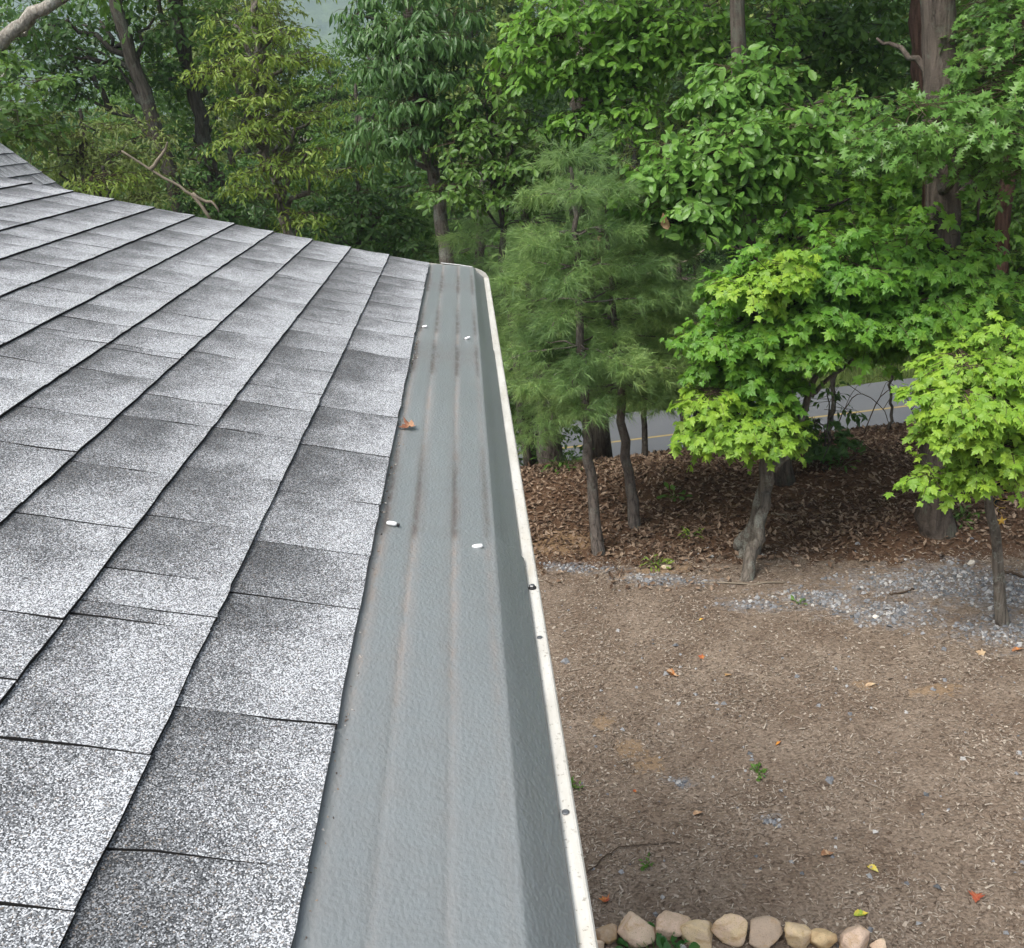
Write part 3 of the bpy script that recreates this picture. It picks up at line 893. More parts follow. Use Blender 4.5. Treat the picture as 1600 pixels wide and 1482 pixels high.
def pick_front(pos, size, n, cell=13.0):
    """indices of the n leaves that show largest: the foremost leaf of each small patch of view"""
    x, y, z = project(pos)
    ok = (x > -10) & (x < PW + 10) & (y > -10) & (y < PH + 10)
    idx = np.where(ok)[0]
    idx = idx[np.argsort(z[idx])]
    seen = set(); res = []
    for i in idx:
        k = (int(x[i] // cell), int(y[i] // cell))
        if k in seen: continue
        seen.add(k); res.append(i)
    res = np.array(res, int)
    res = res[np.argsort(-(size[res] / z[res]))]
    return res[:n]

def crown(tree, origin, mat, tmpl, pos, tip, nor, size, rng, singles=0, twig=None, twig_mat=None, extra=None, single_name='leaf', cell=13.0):
    R = frames(tip, nor)
    keep = np.ones(len(pos), bool)
    front = pick_front(pos, size, singles, cell) if singles else np.array([], int)
    keep[front] = False
    mb = MB()
    V, F = leaf_verts(tmpl, pos[keep], R[keep], size[keep])
    mb.add(V, F, 0)
    if extra is not None:
        e_t, e_p, e_R, e_s = extra
        V, F = leaf_verts(e_t, e_p, e_R, e_s); mb.add(V, F, 0)
    if twig is not None:
        add_twigs(mb, *twig)
    cr = mb.build('crown', [mat, twig_mat or M['twig']], tree, False, None)
    for v in ():
        pass
    cr.data.transform(Matrix.Translation(Vector(tuple(-np.asarray(origin, float)))))
    cr['kind'] = 'stuff'
    if len(front):
        lm = MB(); lm.add(*tmpl); lme = lm.mesh('leaf'); lme.materials.append(mat)
        for i in front:
            o = bpy.data.objects.new(single_name, lme)
            r = R[i] * size[i]; p = pos[i] - origin
            o.matrix_world = Matrix(((*r[0], p[0]), (*r[1], p[1]), (*r[2], p[2]), (0, 0, 0, 1)))
            COL.objects.link(o); o.parent = cr
    return cr

def build_trunk(tree, origin, mb, mat, name='trunk'):
    mb.v = [v - np.asarray(origin, float) for v in mb.v]
    return mb.build(name, mat, tree, True)

# ------------------------------------------------------------------ the front maple
def B(x, y, Y, rx, ry, rd, w=1.0):
    """clump centred at photo point (x, y) at depth Y; half width/height given in photo pixels, depth radius in metres"""
    c = at(x, y, Y); s = project(c)[2] / FPX
    return (c, np.array([rx * s, rd, ry * s]), w)

def sized(rng, n, s, v=.22):
    return s * np.clip(rng.normal(1, v, n), .55, 1.5)

rg = np.random.default_rng(21)
org = np.array([2.27, 7.85, terrain(2.27, 7.85)])
maple = empty('maple_tree', org)
tag(maple, 'leaning grey-barked maple with lime leaves beside the gravel strip', 'tree')
mb = MB()
tA = trunk_tube(mb, [gnd(1168, 866, .0) + [0, 0, -.08], at(1178, 835, 8.12), at(1193, 770, 8.0), at(1203, 700, 7.95), at(1207, 640, 7.95), at(1215, 540, 8.0), at(1235, 440, 8.05)], .088, .03, 22, 11, 1.6, rg)
tB = trunk_tube(mb, [gnd(1163, 905, .0) + [0, 0, -.06], at(1170, 880, 7.74), at(1185, 830, 7.85), at(1196, 770, 7.93)], .058, .05, 9, 9, 1.25, rg)
mb.tube(resample([gnd(1150, 862) + [0, 0, .03], at(1158, 848, 8.2), at(1178, 825, 8.1)], 7), [.03, .045, .06, .07, .07, .06, .05], 8)
limbs = [([at(1203, 720, 7.95), at(1195, 688, 7.9), at(1165, 660, 7.8), at(1110, 635, 7.7)], .035, .008),
         ([at(1206, 735, 7.98), at(1240, 690, 8.05), at(1262, 620, 8.15), at(1300, 540, 8.3), at(1360, 480, 8.4)], .05, .012),
         ([at(1204, 690, 7.95), at(1220, 600, 8.2), at(1290, 470, 8.4), at(1420, 420, 8.5)], .04, .01),
         ([at(1208, 640, 7.95), at(1170, 560, 7.85), at(1110, 530, 7.8)], .03, .008),
         ([at(1212, 590, 7.97), at(1190, 500, 7.8), at(1150, 460, 7.75)], .028, .008),
         ([at(1225, 480, 8.0), at(1300, 420, 8.1), at(1390, 400, 8.2)], .025, .007),
         ([at(1262, 620, 8.15), at(1340, 560, 8.2), at(1420, 520, 8.25)], .022, .006)]
for p, a, b in limbs:
    q = resample(p, 12); q[1:-1] += rg.normal(0, .012, (10, 3)); mb.tube(q, np.linspace(a, b, 12), 7)
build_trunk(maple, org, mb, M['bark_grey'])
bl = [B(1225, 420, 7.9, 80, 30, .45, 1.2), B(1160, 440, 7.85, 55, 34, .4, .9), B(1120, 515, 7.8, 60, 36, .4, .9), B(1190, 500, 7.75, 75, 38, .45, 1.2), B(1270, 470, 7.8, 80, 42, .5, 1.4),
      B(1240, 532, 7.75, 70, 24, .45, 1.0), B(1320, 415, 7.85, 95, 42, .6, 1.7), B(1350, 482, 7.8, 90, 46, .55, 1.7), B(1420, 460, 7.85, 95, 54, .6, 1.9), B(1400, 535, 8.0, 40, 18, .3, .5),
      B(1500, 435, 8.0, 95, 54, .6, 1.8), B(1450, 395, 8.1, 100, 40, .6, 1.5), B(1170, 570, 7.8, 50, 18, .35, .6), B(1350, 380, 8.2, 100, 30, .5, 1.2), B(1545, 480, 8.1, 65, 36, .5, 1.0), B(1195, 595, 7.85, 60, 24, .35, .8), B(1130, 560, 7.8, 50, 20, .3, .6)]
P_, D_ = twigs_in(bl, 64, rg, .25, .21, .10)
pos, tip, nor = leaves_on(P_, D_, 10, .24, rg, .6, .9, .30, .4)
# the low lime branch and the yellow top spray
bl2 = [B(1110, 612, 7.65, 38, 14, .25, .5), B(1160, 650, 7.6, 62, 20, .32, 1.0), B(1110, 668, 7.6, 36, 16, .25, .6), B(1205, 665, 7.58, 38, 22, .28, .8), B(1228, 412, 7.55, 26, 22, .18, .4), B(1180, 440, 7.5, 50, 14, .25, .5)]
P2_, D2_ = twigs_in(bl2, 70, rg, .3, .10, .05)
pos2, tip2, nor2 = leaves_on(P2_, D2_, 10, .22, rg, .55, .9, .28, .4)
cr = crown(maple, org, M['leaf_maple'], T_MAPLE, pos, tip, nor, sized(rg, len(pos), .074, .3), rg, 230, (P_, D_, .24))
cr2 = crown(maple, org, M['leaf_maple_lime'], T_MAPLE, pos2, tip2, nor2, sized(rg, len(pos2), .070, .3), rg, 70, (P2_, D2_, .22), single_name='leaf')
cr2['label'] = 'lime yellow leaves on the lowest branch'

# ------------------------------------------------------------------ the small maple at the right
rg = np.random.default_rng(22)
org = np.array([*gnd(1568, 975)[:2], 0.0])
small = empty('maple_tree', org)
tag(small, 'small bright maple on a thin stem standing in the grey gravel', 'tree')
mb = MB()
trunk_tube(mb, [gnd(1569, 974) + [0, 0, -.05], at(1562, 920, 6.47), at(1553, 840, 6.45), at(1542, 765, 6.42), at(1545, 690, 6.4), at(1565, 600, 6.45), at(1590, 520, 6.5)], .045, .018, 18, 9, 1.45, rg, .006)
for p, a, b in [([at(1541, 765, 6.42), at(1530, 740, 6.36), at(1490, 730, 6.25), at(1450, 738, 6.2)], .016, .004), ([at(1545, 700, 6.4), at(1520, 650, 6.3), at(1480, 610, 6.2)], .016, .005),
                ([at(1550, 660, 6.42), at(1600, 610, 6.4), at(1660, 560, 6.5)], .016, .005), ([at(1544, 740, 6.42), at(1590, 700, 6.35), at(1640, 680, 6.3)], .014, .004)]:
    q = resample(p, 9); mb.tube(q, np.linspace(a, b, 9), 6)
build_trunk(small, org, mb, M['bark_grey'])
bl = [B(1500, 560, 6.3, 55, 26, .35, 1.0), B(1560, 550, 6.35, 60, 30, .4, 1.1), B(1490, 610, 6.15, 52, 26, .35, 1.0), B(1550, 620, 6.15, 60, 36, .4, 1.3), B(1500, 665, 6.1, 46, 28, .32, .9), B(1560, 690, 6.1, 55, 32, .35, 1.1),
      B(1530, 725, 6.1, 36, 18, .25, .5), B(1625, 600, 6.35, 55, 50, .45, 1.2), B(1610, 690, 6.3, 50, 40, .4, 1.0), B(1590, 525, 6.4, 40, 16, .3, .5), B(1455, 741, 6.15, 22, 8, .12, .22), B(1490, 738, 6.2, 24, 8, .14, .2)]
P_, D_ = twigs_in(bl, 46, rg, .25, .17, .07)
pos, tip, nor = leaves_on(P_, D_, 10, .21, rg, .6, .9, .28, .4)
crown(small, org, M['leaf_maple_lime'], T_MAPLE, pos, tip, nor, sized(rg, len(pos), .064, .3), rg, 280, (P_, D_, .21))

# ------------------------------------------------------------------ upper crowns above the frame, shared builder
def high_leaves(centre, r, n, size, rng):
    u = norm(rng.normal(size=(n, 3))); rad = (.35 + .65 * rng.random(n)) ** .6
    p = np.asarray(centre) + u * rad[:, None] * np.asarray(r)
    tip = norm(u * [1, 1, .2] + rng.normal(0, .5, (n, 3)) - [0, 0, .4]); nor = norm(rng.normal(0, .45, (n, 3)) + [0, 0, 1])
    return T_QUAD, p, frames(tip, nor), sized(rng, n, size)

# ------------------------------------------------------------------ big straight oak at the right
rg = np.random.default_rng(23)
org = np.array([*gnd(1467, 832)[:2], terrain(*gnd(1467, 832)[:2])])
oak = empty('pin_oak_tree', org)
tag(oak, 'thick straight oak trunk with spiky-leaved branches behind the small maple', 'tree')
mb = MB()
yb = org[1]
trunk_tube(mb, [org + [0, 0, -.15], at(1462, 790, yb), at(1466, 700, yb), at(1472, 350, yb + .1), at(1468, 100, yb + .15), at(1462, -120, yb + .2), at(1458, -700, yb + .3)], .165, .12, 30, 16, 1.38, rg, .012)
for p, a, b in [([at(1470, 230, yb + .1), at(1520, 150, yb - .2), at(1600, 120, yb - .5)], .05, .012), ([at(1470, 260, yb + .1), at(1430, 240, yb - .4), at(1390, 225, yb - .8)], .035, .008),
                ([at(1472, 300, yb), at(1530, 235, yb - .5), at(1610, 215, yb - .8)], .035, .01), ([at(1468, 150, yb + .1), at(1430, 90, yb + .3), at(1370, 60, yb + .5)], .04, .01),
                ([at(1474, 330, yb), at(1500, 300, yb), at(1522, 290, yb + .1), at(1528, 345, yb + .1)], .03, .01)]:
    q = resample(p, 10); q[1:-1] += rg.normal(0, .015, (8, 3)); mb.tube(q, np.linspace(a, b, 10), 7)
build_trunk(oak, org, mb, M['bark_oak'])
bl = [B(1440, 195, yb - .9, 70, 30, .35, 1.1), B(1520, 200, yb - .9, 70, 32, .4, 1.2), B(1590, 215, yb - .8, 50, 34, .4, 1.0), B(1380, 215, yb - .7, 34, 22, .25, .5), B(1545, 140, yb - .6, 40, 24, .35, .7), B(1590, 100, yb - .6, 60, 45, .45, 1.2), B(1590, 40, yb - .3, 60, 45, .5, 1.1), B(1590, 260, yb - .7, 28, 14, .2, .3), B(1600, -40, yb - .2, 90, 60, .7, 1.2)]
P_, D_ = twigs_in(bl, 52, rg, .3, .13)
pos, tip, nor = leaves_on(P_, D_, 9, .25, rg, .35, .8, .45, .3)
crown(oak, org, M['leaf_pin_oak'], T_PIN, pos, tip, nor, sized(rg, len(pos), .092, .3), rg, 250, (P_, D_, .25), extra=high_leaves(org + [0.3, .6, 9.5], (2.6, 2.4, 2.6), 5000, .24, rg))

# ------------------------------------------------------------------ tree with the broad wavy leaves, centre
rg = np.random.default_rng(24)
yb = 9.7
org = np.array([at(1225, 745, yb)[0], yb, terrain(at(1225, 745, yb)[0], yb)])
cho = empty('chestnut_oak_tree', org)
tag(cho, 'slim oak with broad wavy green leaves reaching out above the maple', 'tree')
mb = MB()
trunk_tube(mb, [org + [0, 0, -.1], at(1215, 620, yb), at(1180, 470, yb), at(1168, 370, yb - .1), at(1163, 280, yb - .1), at(1155, 90, yb), at(1150, -150, yb), at(1150, -500, yb)], .10, .06, 22, 10, 1.4, rg)
for p, a, b in [([at(1167, 360, yb - .1), at(1120, 310, yb - .7), at(1040, 270, yb - 1.1)], .03, .007), ([at(1165, 320, yb - .1), at(1150, 250, yb - .8), at(1110, 215, yb - 1.2)], .03, .007),
                ([at(1163, 300, yb - .1), at(1220, 230, yb - .6), at(1310, 200, yb - .9)], .03, .007), ([at(1160, 220, yb), at(1240, 170, yb - .4), at(1350, 150, yb - .5)], .028, .007)]:
    q = resample(p, 10); q[1:-1] += rg.normal(0, .015, (8, 3)); mb.tube(q, np.linspace(a, b, 10), 7)
build_trunk(cho, org, mb, M['bark_oak'])
yl = yb - 1.0
bl = [B(1010, 290, yl, 42, 24, .3, .8), B(1070, 250, yl, 60, 30, .35, 1.2), B(1140, 230, yl - .1, 60, 34, .4, 1.3), B(1090, 310, yl - .1, 60, 32, .35, 1.2), B(1150, 290, yl - .1, 46, 26, .3, .8), B(1210, 240, yl, 60, 30, .4, 1.1), B(1260, 195, yl, 70, 28, .4, 1.2), B(1330, 190, yl, 50, 26, .35, .8), B(1050, 345, yl, 34, 14, .2, .4), B(1120, 345, yl, 34, 14, .2, .3), B(1230, 290, yl + .3, 50, 26, .3, .5), B(1150, 130, yb - .5, 50, 26, .3, .7), B(1185, 165, yb - .5, 46, 22, .3, .6), B(1110, 150, yb - .5, 40, 20, .3, .5), B(1200, 110, yb - .4, 46, 24, .3, .5)]
P_, D_ = twigs_in(bl, 70, rg, .25, .15)
pos, tip, nor = leaves_on(P_, D_, 8, .20, rg, .5, .75, .42, .35)
crown(cho, org, M['leaf_chestnut_oak'], T_OAKN, pos, tip, nor, sized(rg, len(pos), .098, .32), rg, 280, (P_, D_, .2), cell=15.0, extra=high_leaves(org + [-.2, .8, 8.5], (2.4, 2.2, 2.2), 3500, .26, rg))
# the one withered leaf hanging at its tip
M['withered'] = leaf_one('withered_leaf', (.30, .17, .09), (.42, .28, .17))
mb = MB(); V, F = T_OAKL; mb.add(V * [.16, .15, .16], F)
o = mb.build('withered_leaf', M['withered'], cho)
o.location = tuple(at(1036, 332, yl - .35) - org); o.rotation_euler = (math.radians(-100), 0, math.radians(20))
o['label'] = 'pale brown withered leaf hanging from the lowest spray'

# ------------------------------------------------------------------ taller tree with the lime sprays, top centre
rg = np.random.default_rng(25)
yb = 12.2
xb = at(905, 330, yb)[0]
org = np.array([xb, yb, terrain(xb, yb)])
lo = empty('lime_oak_tree', org)
tag(lo, 'tall tree with lime leaf sprays hanging over the dark pines', 'tree')
mb = MB()
trunk_tube(mb, [org + [0, 0, -.1], at(905, 330, yb), at(903, 200, yb), at(915, 60, yb), at(922, -100, yb), at(930, -420, yb)], .13, .08, 18, 10, 1.4, rg)
for p, a, b in [([at(908, 140, yb), at(870, 60, yb - .5), at(820, 50, yb - .9)], .04, .01), ([at(904, 170, yb), at(960, 90, yb - .6), at(1040, 60, yb - .9)], .045, .01), ([at(903, 200, yb), at(950, 150, yb - .9), at(985, 170, yb - 1.1)], .03, .008), ([at(915, 60, yb), at(1010, 20, yb - .3), at(1110, 10, yb - .3)], .04, .01)]:
    q = resample(p, 10); q[1:-1] += rg.normal(0, .02, (8, 3)); mb.tube(q, np.linspace(a, b, 10), 7)
build_trunk(lo, org, mb, M['bark_grey'])
yl = yb - .9
bl = [B(820, 70, yl, 34, 30, .4, .9), B(870, 30, yl, 50, 30, .5, 1.1), B(930, 85, yl, 55, 24, .45, 1.1), B(880, 118, yl, 40, 14, .3, .6), B(990, 60, yl, 55, 34, .5, 1.2), B(1030, 30, yl, 60, 34, .5, 1.2), B(975, 165, yl - .1, 50, 22, .35, 1.0), B(960, 130, yl, 40, 18, .3, .5), B(1090, 30, yl, 55, 34, .5, 1.0), B(1060, 80, yl, 40, 18, .4, .6), B(940, 10, yl, 70, 26, .5, 1.0), B(800, 118, yl, 22, 12, .2, .3), B(905, 175, yl - .1, 36, 22, .3, .5), B(920, 215, yl - .1, 30, 16, .25, .3), B(1140, 90, yl + .4, 50, 34, .4, .7), B(1180, 30, yl + .4, 60, 40, .5, .9)]
P_, D_ = twigs_in(bl, 84, rg, .25, .18)
pos, tip, nor = leaves_on(P_, D_, 7, .24, rg, .5, .8, .4, .35)
crown(lo, org, M['leaf_lime_oak'], T_OAKM, pos, tip, nor, sized(rg, len(pos), .096, .32), rg, 250, (P_, D_, .24), cell=14.0, extra=high_leaves(org + [.4, .6, 9.8], (3, 2.6, 2.4), 4500, .26, rg))

# ------------------------------------------------------------------ white pines
def pine(name, label, base, path, r0, zs, reach, rng, whorl=.42, tufts=1.0, lowest=None, top=8.0, group=None, needle=.105, mat=None, nd=24):
    org = np.array([base[0], base[1], terrain(base[0], base[1])])
    tr = empty(name, org); tag(tr, label, 'tree', group)
    mb = MB()
    pts = [org + [0, 0, -.1]] + [np.asarray(p) for p in path]
    tp = trunk_tube(mb, pts, r0, r0 * .22, 24, 9, 1.35, rng, .012)
    TP, TD = [], []
    z = zs
    zt = tp[-1][2]
    while z < zt - .15:
        i = int(np.argmin(abs(tp[:, 2] - z))); c = tp[i]
        f = (z - zs) / max(.1, zt - zs)
        ln = reach * (1 - .5 * f) * (1 if f > .08 else .8)
        nb = rng.integers(4, 7); a0 = rng.uniform(0, 6.28)
        for b in range(nb):
            a = a0 + b * 2 * math.pi / nb + rng.normal(0, .25)
            L = ln * rng.uniform(.65, 1.1)
            d = np.array([math.cos(a), math.sin(a), 0])
            n = 9
            s = np.linspace(0, 1, n)
            q = c + d * (s * L)[:, None] + np.array([0, 0, 1.0]) * ((s * .10 - s * s * .18 + np.clip(s - .75, 0, 1) * .35) * L)[:, None] + rng.normal(0, .015, (n, 3))
            mb.tube(q, np.linspace(.008, .003, n) * (1 + L * .3), 5, False)
            # side shoots carry the tufts
            m = int(60 * tufts * L)
            ts = .12 + .88 * rng.random(m) ** .75
            side = rng.choice([-1, 1], m)
            sl = (.10 + .45 * (1 - ts) * rng.random(m) + .12 * rng.random(m)) * min(1.2, L)
            S = np.cross(d, [0, 0, 1.0])
            bp = np.stack([np.interp(ts, s, q[:, k]) for k in range(3)], -1)
            dd = norm(d * .7 + S * (side * rng.uniform(.3, 1.0, m))[:, None] + rng.normal(0, .22, (m, 3)) + [0, 0, .05])
            TP.append(bp + dd * sl[:, None] + rng.normal(0, .03, (m, 3))); TD.append(dd)
            TP.append(q[-1:] + 0); TD.append(norm(d + [0, 0, .2])[None])
        z += whorl * rng.uniform(.7, 1.25)
    k_ = 70
    u_ = norm(rng.normal(size=(k_, 3)) * [1, 1, .5] + [0, 0, .25])
    TP.append(tp[-1] + u_ * (rng.random(k_) ** .5 * .42)[:, None] + [0, 0, .08]); TD.append(u_)
    build_trunk(tr, org, mb, M['bark_pine'])
    TP = np.concatenate(TP); TD = norm(np.concatenate(TD))
    n = len(TP)
    A = norm(np.cross(TD, [.2, .1, 1.0])); Bv = np.cross(TD, A)
    ang = rng.uniform(0, 6.28, (n, nd)); op = rng.uniform(.15, 1.05, (n, nd))
    nd_dir = TD[:, None] * np.cos(op)[..., None] + (A[:, None] * np.cos(ang)[..., None] + Bv[:, None] * np.sin(ang)[..., None]) * np.sin(op)[..., None]
    nd_dir = norm(nd_dir - [0, 0, .12])
    start = TP[:, None] - TD[:, None] * (rng.random((n, nd)) * .10)[..., None]
    Ln = needle * rng.uniform(.75, 1.2, (n, nd))
    tip = start + nd_dir * Ln[..., None] - np.array([0, 0, 1.0]) * (Ln * .16)[..., None]
    wv = norm(np.cross(nd_dir, rng.normal(size=(n, nd, 3)))) * .0026
    # each tuft is one connected spray: its needles share the shoot's tip vertex ring
    V = np.stack([start - wv * 1.15, start + wv * 1.15, tip], 2).reshape(-1, 3)
    k = n * nd
    base_i = (np.arange(k) * 3)[:, None]
    m2 = MB()
    m2.add(V - org, base_i + np.array([[0, 1, 2]]))
    cr = m2.build('crown', mat or M['needle'], tr)
    cr['kind'] = 'stuff'
    return tr
rg = np.random.default_rng(31)
g1, g2, g3 = gnd(936, 865), gnd(994, 825), at(860, 705, 12.6)
pine('pine_tree', 'slender white pine with a bare lower trunk nearest the gutter', g1, [at(925, 760, 8.6), at(912, 600, 8.6), at(903, 450, 8.6), at(897, 330, 8.6), at(892, 262, 8.6)], .06, 1.62, 1.15, rg, .30, 1.35)
pine('pine_tree', 'pine with a pale lichen-spotted base just behind the slender pine', g2, [at(980, 720, 9.1), at(965, 560, 9.1), at(952, 420, 9.1), at(947, 320, 9.1)], .062, 1.55, 1.15, rg, .30, 1.35)
pine('pine_tree', 'thick-trunked pine standing right beside the road edge view', g3, [at(850, 600, 12.6), at(838, 500, 12.6), at(825, 380, 12.6), at(818, 285, 12.6)], .17, .35, 2.0, rg, .40, 1.15, needle=.12, nd=20)
pine('pine_tree', 'shaded pine between the slender pines and the maple', at(1078, 690, 11.6), [at(1070, 600, 11.6), at(1060, 450, 11.6), at(1052, 330, 11.6)], .08, 1.0, 1.4, rg, .40, 1.0, needle=.12, nd=18)
pine('pine_tree', 'pine whose soft boughs show just past the gutter end', at(735, 640, 15.5), [at(745, 500, 15.5), at(750, 380, 15.5), at(752, 300, 15.5), at(755, 240, 15.5)], .12, .0, 2.1, rg, .42, 1.0, needle=.14, nd=18)

# ------------------------------------------------------------------ left-hand trees behind the roof
def broad(name, label, mat, bark, path, r0, r1, blobs, per, nl, L, size, rng, tmpl=T_SIMPLE, limbs=(), tier=.22, droop=.45, shell=.3, high=None, jit=.4, singles=0, up=.8, base=None, group=None, face=.3, auto=True):
    p0 = np.asarray(path[0])
    org = np.array([p0[0], p0[1], float(terrain(p0[0], p0[1]))])
    tr = empty(name, org); tag(tr, label, 'tree', group)
    mb = MB()
    pts = ([org + [0, 0, -.1]] if p0[2] - org[2] > .3 else []) + [np.asarray(p) for p in path]
    tp = trunk_tube(mb, pts, r0, r1, 22, 9, 1.3, rng, .02)
    for p, a, b in limbs:
        q = resample(p, 10); q[1:-1] += rng.normal(0, .02, (8, 3)); mb.tube(q, np.linspace(a, b, 10), 6)
    if auto:
        for c, r, w in blobs:
            i = int(np.argmin(np.linalg.norm(tp - (np.asarray(c) - [0, 0, .6]), axis=1)))
            q = wobbly(tp[i], c, 8, .05, rng, .12); mb.tube(q, np.linspace(min(r1, .045), .008, 8), 5)
    build_trunk(tr, org, mb, bark)
    P_, D_ = twigs_in(blobs, per, rng, shell, tier)
    pos, tip, nor = leaves_on(P_, D_, nl, L, rng, droop, up, jit, face)
    crown(tr, org, mat, tmpl, pos, tip, nor, sized(rng, len(pos), size), rng, singles, (P_, D_, L), extra=high)
    return tr
rg = np.random.default_rng(41)
Y = 12.5
tr = broad('hickory_tree', 'hickory with drooping dark leaflets rising behind the end of the gutter', M['leaf_hickory'], M['bark_grey'],
      [at(700, 430, Y), at(688, 340, Y), at(672, 240, Y), at(655, 130, Y), at(640, 40, Y), at(630, -120, Y)], .105, .06,
      [B(600, 40, Y - .4, 55, 30, .5, 1.1), B(660, 60, Y - .6, 60, 36, .6, 1.4), B(620, 90, Y - .6, 45, 30, .5, 1.0), B(690, 20, Y - .4, 60, 34, .6, 1.3), B(690, 110, Y - .5, 50, 30, .5, 1.1), B(650, 155, Y - .7, 45, 26, .45, 1.0), B(720, 160, Y - .4, 45, 26, .5, .9), B(610, 190, Y - .3, 50, 30, .5, .9), B(590, 220, Y, 40, 24, .4, .6), B(730, 70, Y, 40, 34, .5, .7), B(640, 200, Y - .6, 40, 22, .4, .6), B(560, 20, Y - .2, 20, 18, .3, .25), B(660, -60, Y, 120, 60, .9, 2.0)],
      58, 9, .22, .128, rg, T_LEAFLET, tier=.26, droop=1.1, up=.6, jit=.4)
Y = 13.5
broad('sassafras_tree', 'yellow-green tree with layered sprays standing left of the hickory', M['leaf_yellow'], M['bark_grey'],
      [at(455, 400, Y), at(440, 320, Y), at(415, 230, Y), at(403, 140, Y), at(400, 60, Y), at(392, -60, Y)], .08, .04,
      [B(390, 90, Y - .4, 70, 26, .5, 1.3), B(340, 110, Y - .5, 40, 14, .4, .6), B(430, 50, Y - .2, 50, 24, .5, 1.0), B(470, 90, Y - .3, 34, 16, .4, .5), B(400, 150, Y - .5, 60, 18, .5, 1.0), B(450, 180, Y - .5, 60, 18, .5, 1.0), B(380, 210, Y - .6, 50, 16, .5, .8), B(480, 235, Y - .5, 60, 16, .5, .9), B(430, 260, Y - .7, 60, 16, .5, .9), B(550, 262, Y - .5, 50, 8, .4, .5), B(400, 290, Y - .6, 40, 12, .4, .5), B(480, 335, Y - .7, 36, 16, .35, .5), B(370, 30, Y, 40, 20, .5, .6), B(410, -40, Y, 90, 40, .8, 1.4), B(520, 160, Y + .5, 40, 20, .4, .5)],
      46, 9, .26, .088, rg, T_LEAFLET, tier=.20, droop=.5)
Y = 14.0
broad('oak_tree', 'dark leaning oak trunk nearest the left roof rake', M['leaf_dark'], M['bark_dark'],
      [at(300, 400, Y), at(280, 320, Y), at(258, 250, Y), at(235, 180, Y), at(213, 110, Y), at(190, 40, Y), at(178, -30, Y), at(165, -200, Y)], .115, .075,
      [B(120, 40, Y + .4, 70, 40, .8, 1.5), B(60, 90, Y + .3, 60, 36, .7, 1.2), B(150, 110, Y + .3, 60, 30, .7, 1.0), B(40, 30, Y, 60, 34, .7, 1.2), B(240, 30, Y + .6, 60, 34, .7, 1.2), B(170, -50, Y, 160, 50, 1.2, 2.4), B(230, 120, Y + .8, 40, 30, .5, .6), B(100, 150, Y + .5, 50, 24, .5, .6)],
      54, 9, .28, .10, rg, T_OAKM, limbs=[([at(235, 180, Y), at(205, 90, Y + .1), at(180, 30, Y + .2), at(182, -60, Y + .2)], .03, .02), ([at(172, 170, Y + .2), at(150, 130, Y + .3), at(105, 90, Y + .3)], .045, .02), ([at(230, 170, Y), at(175, 95, Y + .2), at(120, 75, Y + .3)], .025, .01)], tier=None)
Y = 15.0
broad('oak_tree', 'forked dark oak trunk between the leaning oak and the yellow-green tree', M['leaf_mid'], M['bark_dark'],
      [at(352, 400, Y), at(342, 320, Y), at(325, 240, Y), at(303, 150, Y), at(285, 70, Y), at(272, 0, Y), at(262, -150, Y)], .14, .07,
      [B(290, 60, Y + .4, 60, 40, .8, 1.3), B(340, 20, Y + .4, 50, 30, .7, 1.0), B(250, 120, Y + .4, 46, 30, .6, .8), B(330, 150, Y + .4, 40, 30, .6, .7), B(300, 210, Y + .5, 44, 22, .5, .6), B(280, -60, Y, 130, 50, 1.2, 2.0), B(360, 80, Y + .8, 44, 30, .6, .8)],
      54, 9, .28, .10, rg, T_SIMPLE, limbs=[([at(305, 160, Y), at(290, 100, Y), at(255, 30, Y), at(248, -40, Y)], .05, .03), ([at(330, 250, Y), at(345, 232, Y - .05), at(358, 236, Y - .1), at(366, 262, Y - .1)], .05, .04)], tier=None)
# pale limb that crosses the top-left corner
Y = 11.0
broad('birch_tree', 'pale-barked limb crossing the upper left corner above the steep roof', M['leaf_mid'], M['bark_pale'],
      [at(-260, 420, Y), at(-200, 260, Y), at(-110, 160, Y), at(-40, 98, Y), at(15, 55, Y), at(45, 25, Y), at(95, -3, Y), at(150, -30, Y)], .085, .055,
      [B(40, 125, Y + 1.6, 50, 24, .6, .9), B(-20, 170, Y + .8, 60, 30, .6, .9), B(30, 200, Y + .9, 50, 22, .5, .8), B(-60, 40, Y, 60, 60, .8, 1.0), B(150, -70, Y, 80, 40, .8, 1.0)],
      32, 9, .28, .12, rg, T_SIMPLE, tier=.2, limbs=[([at(15, 55, Y), at(40, 50, Y + .1), at(52, 33, Y + .2)], .03, .012)])
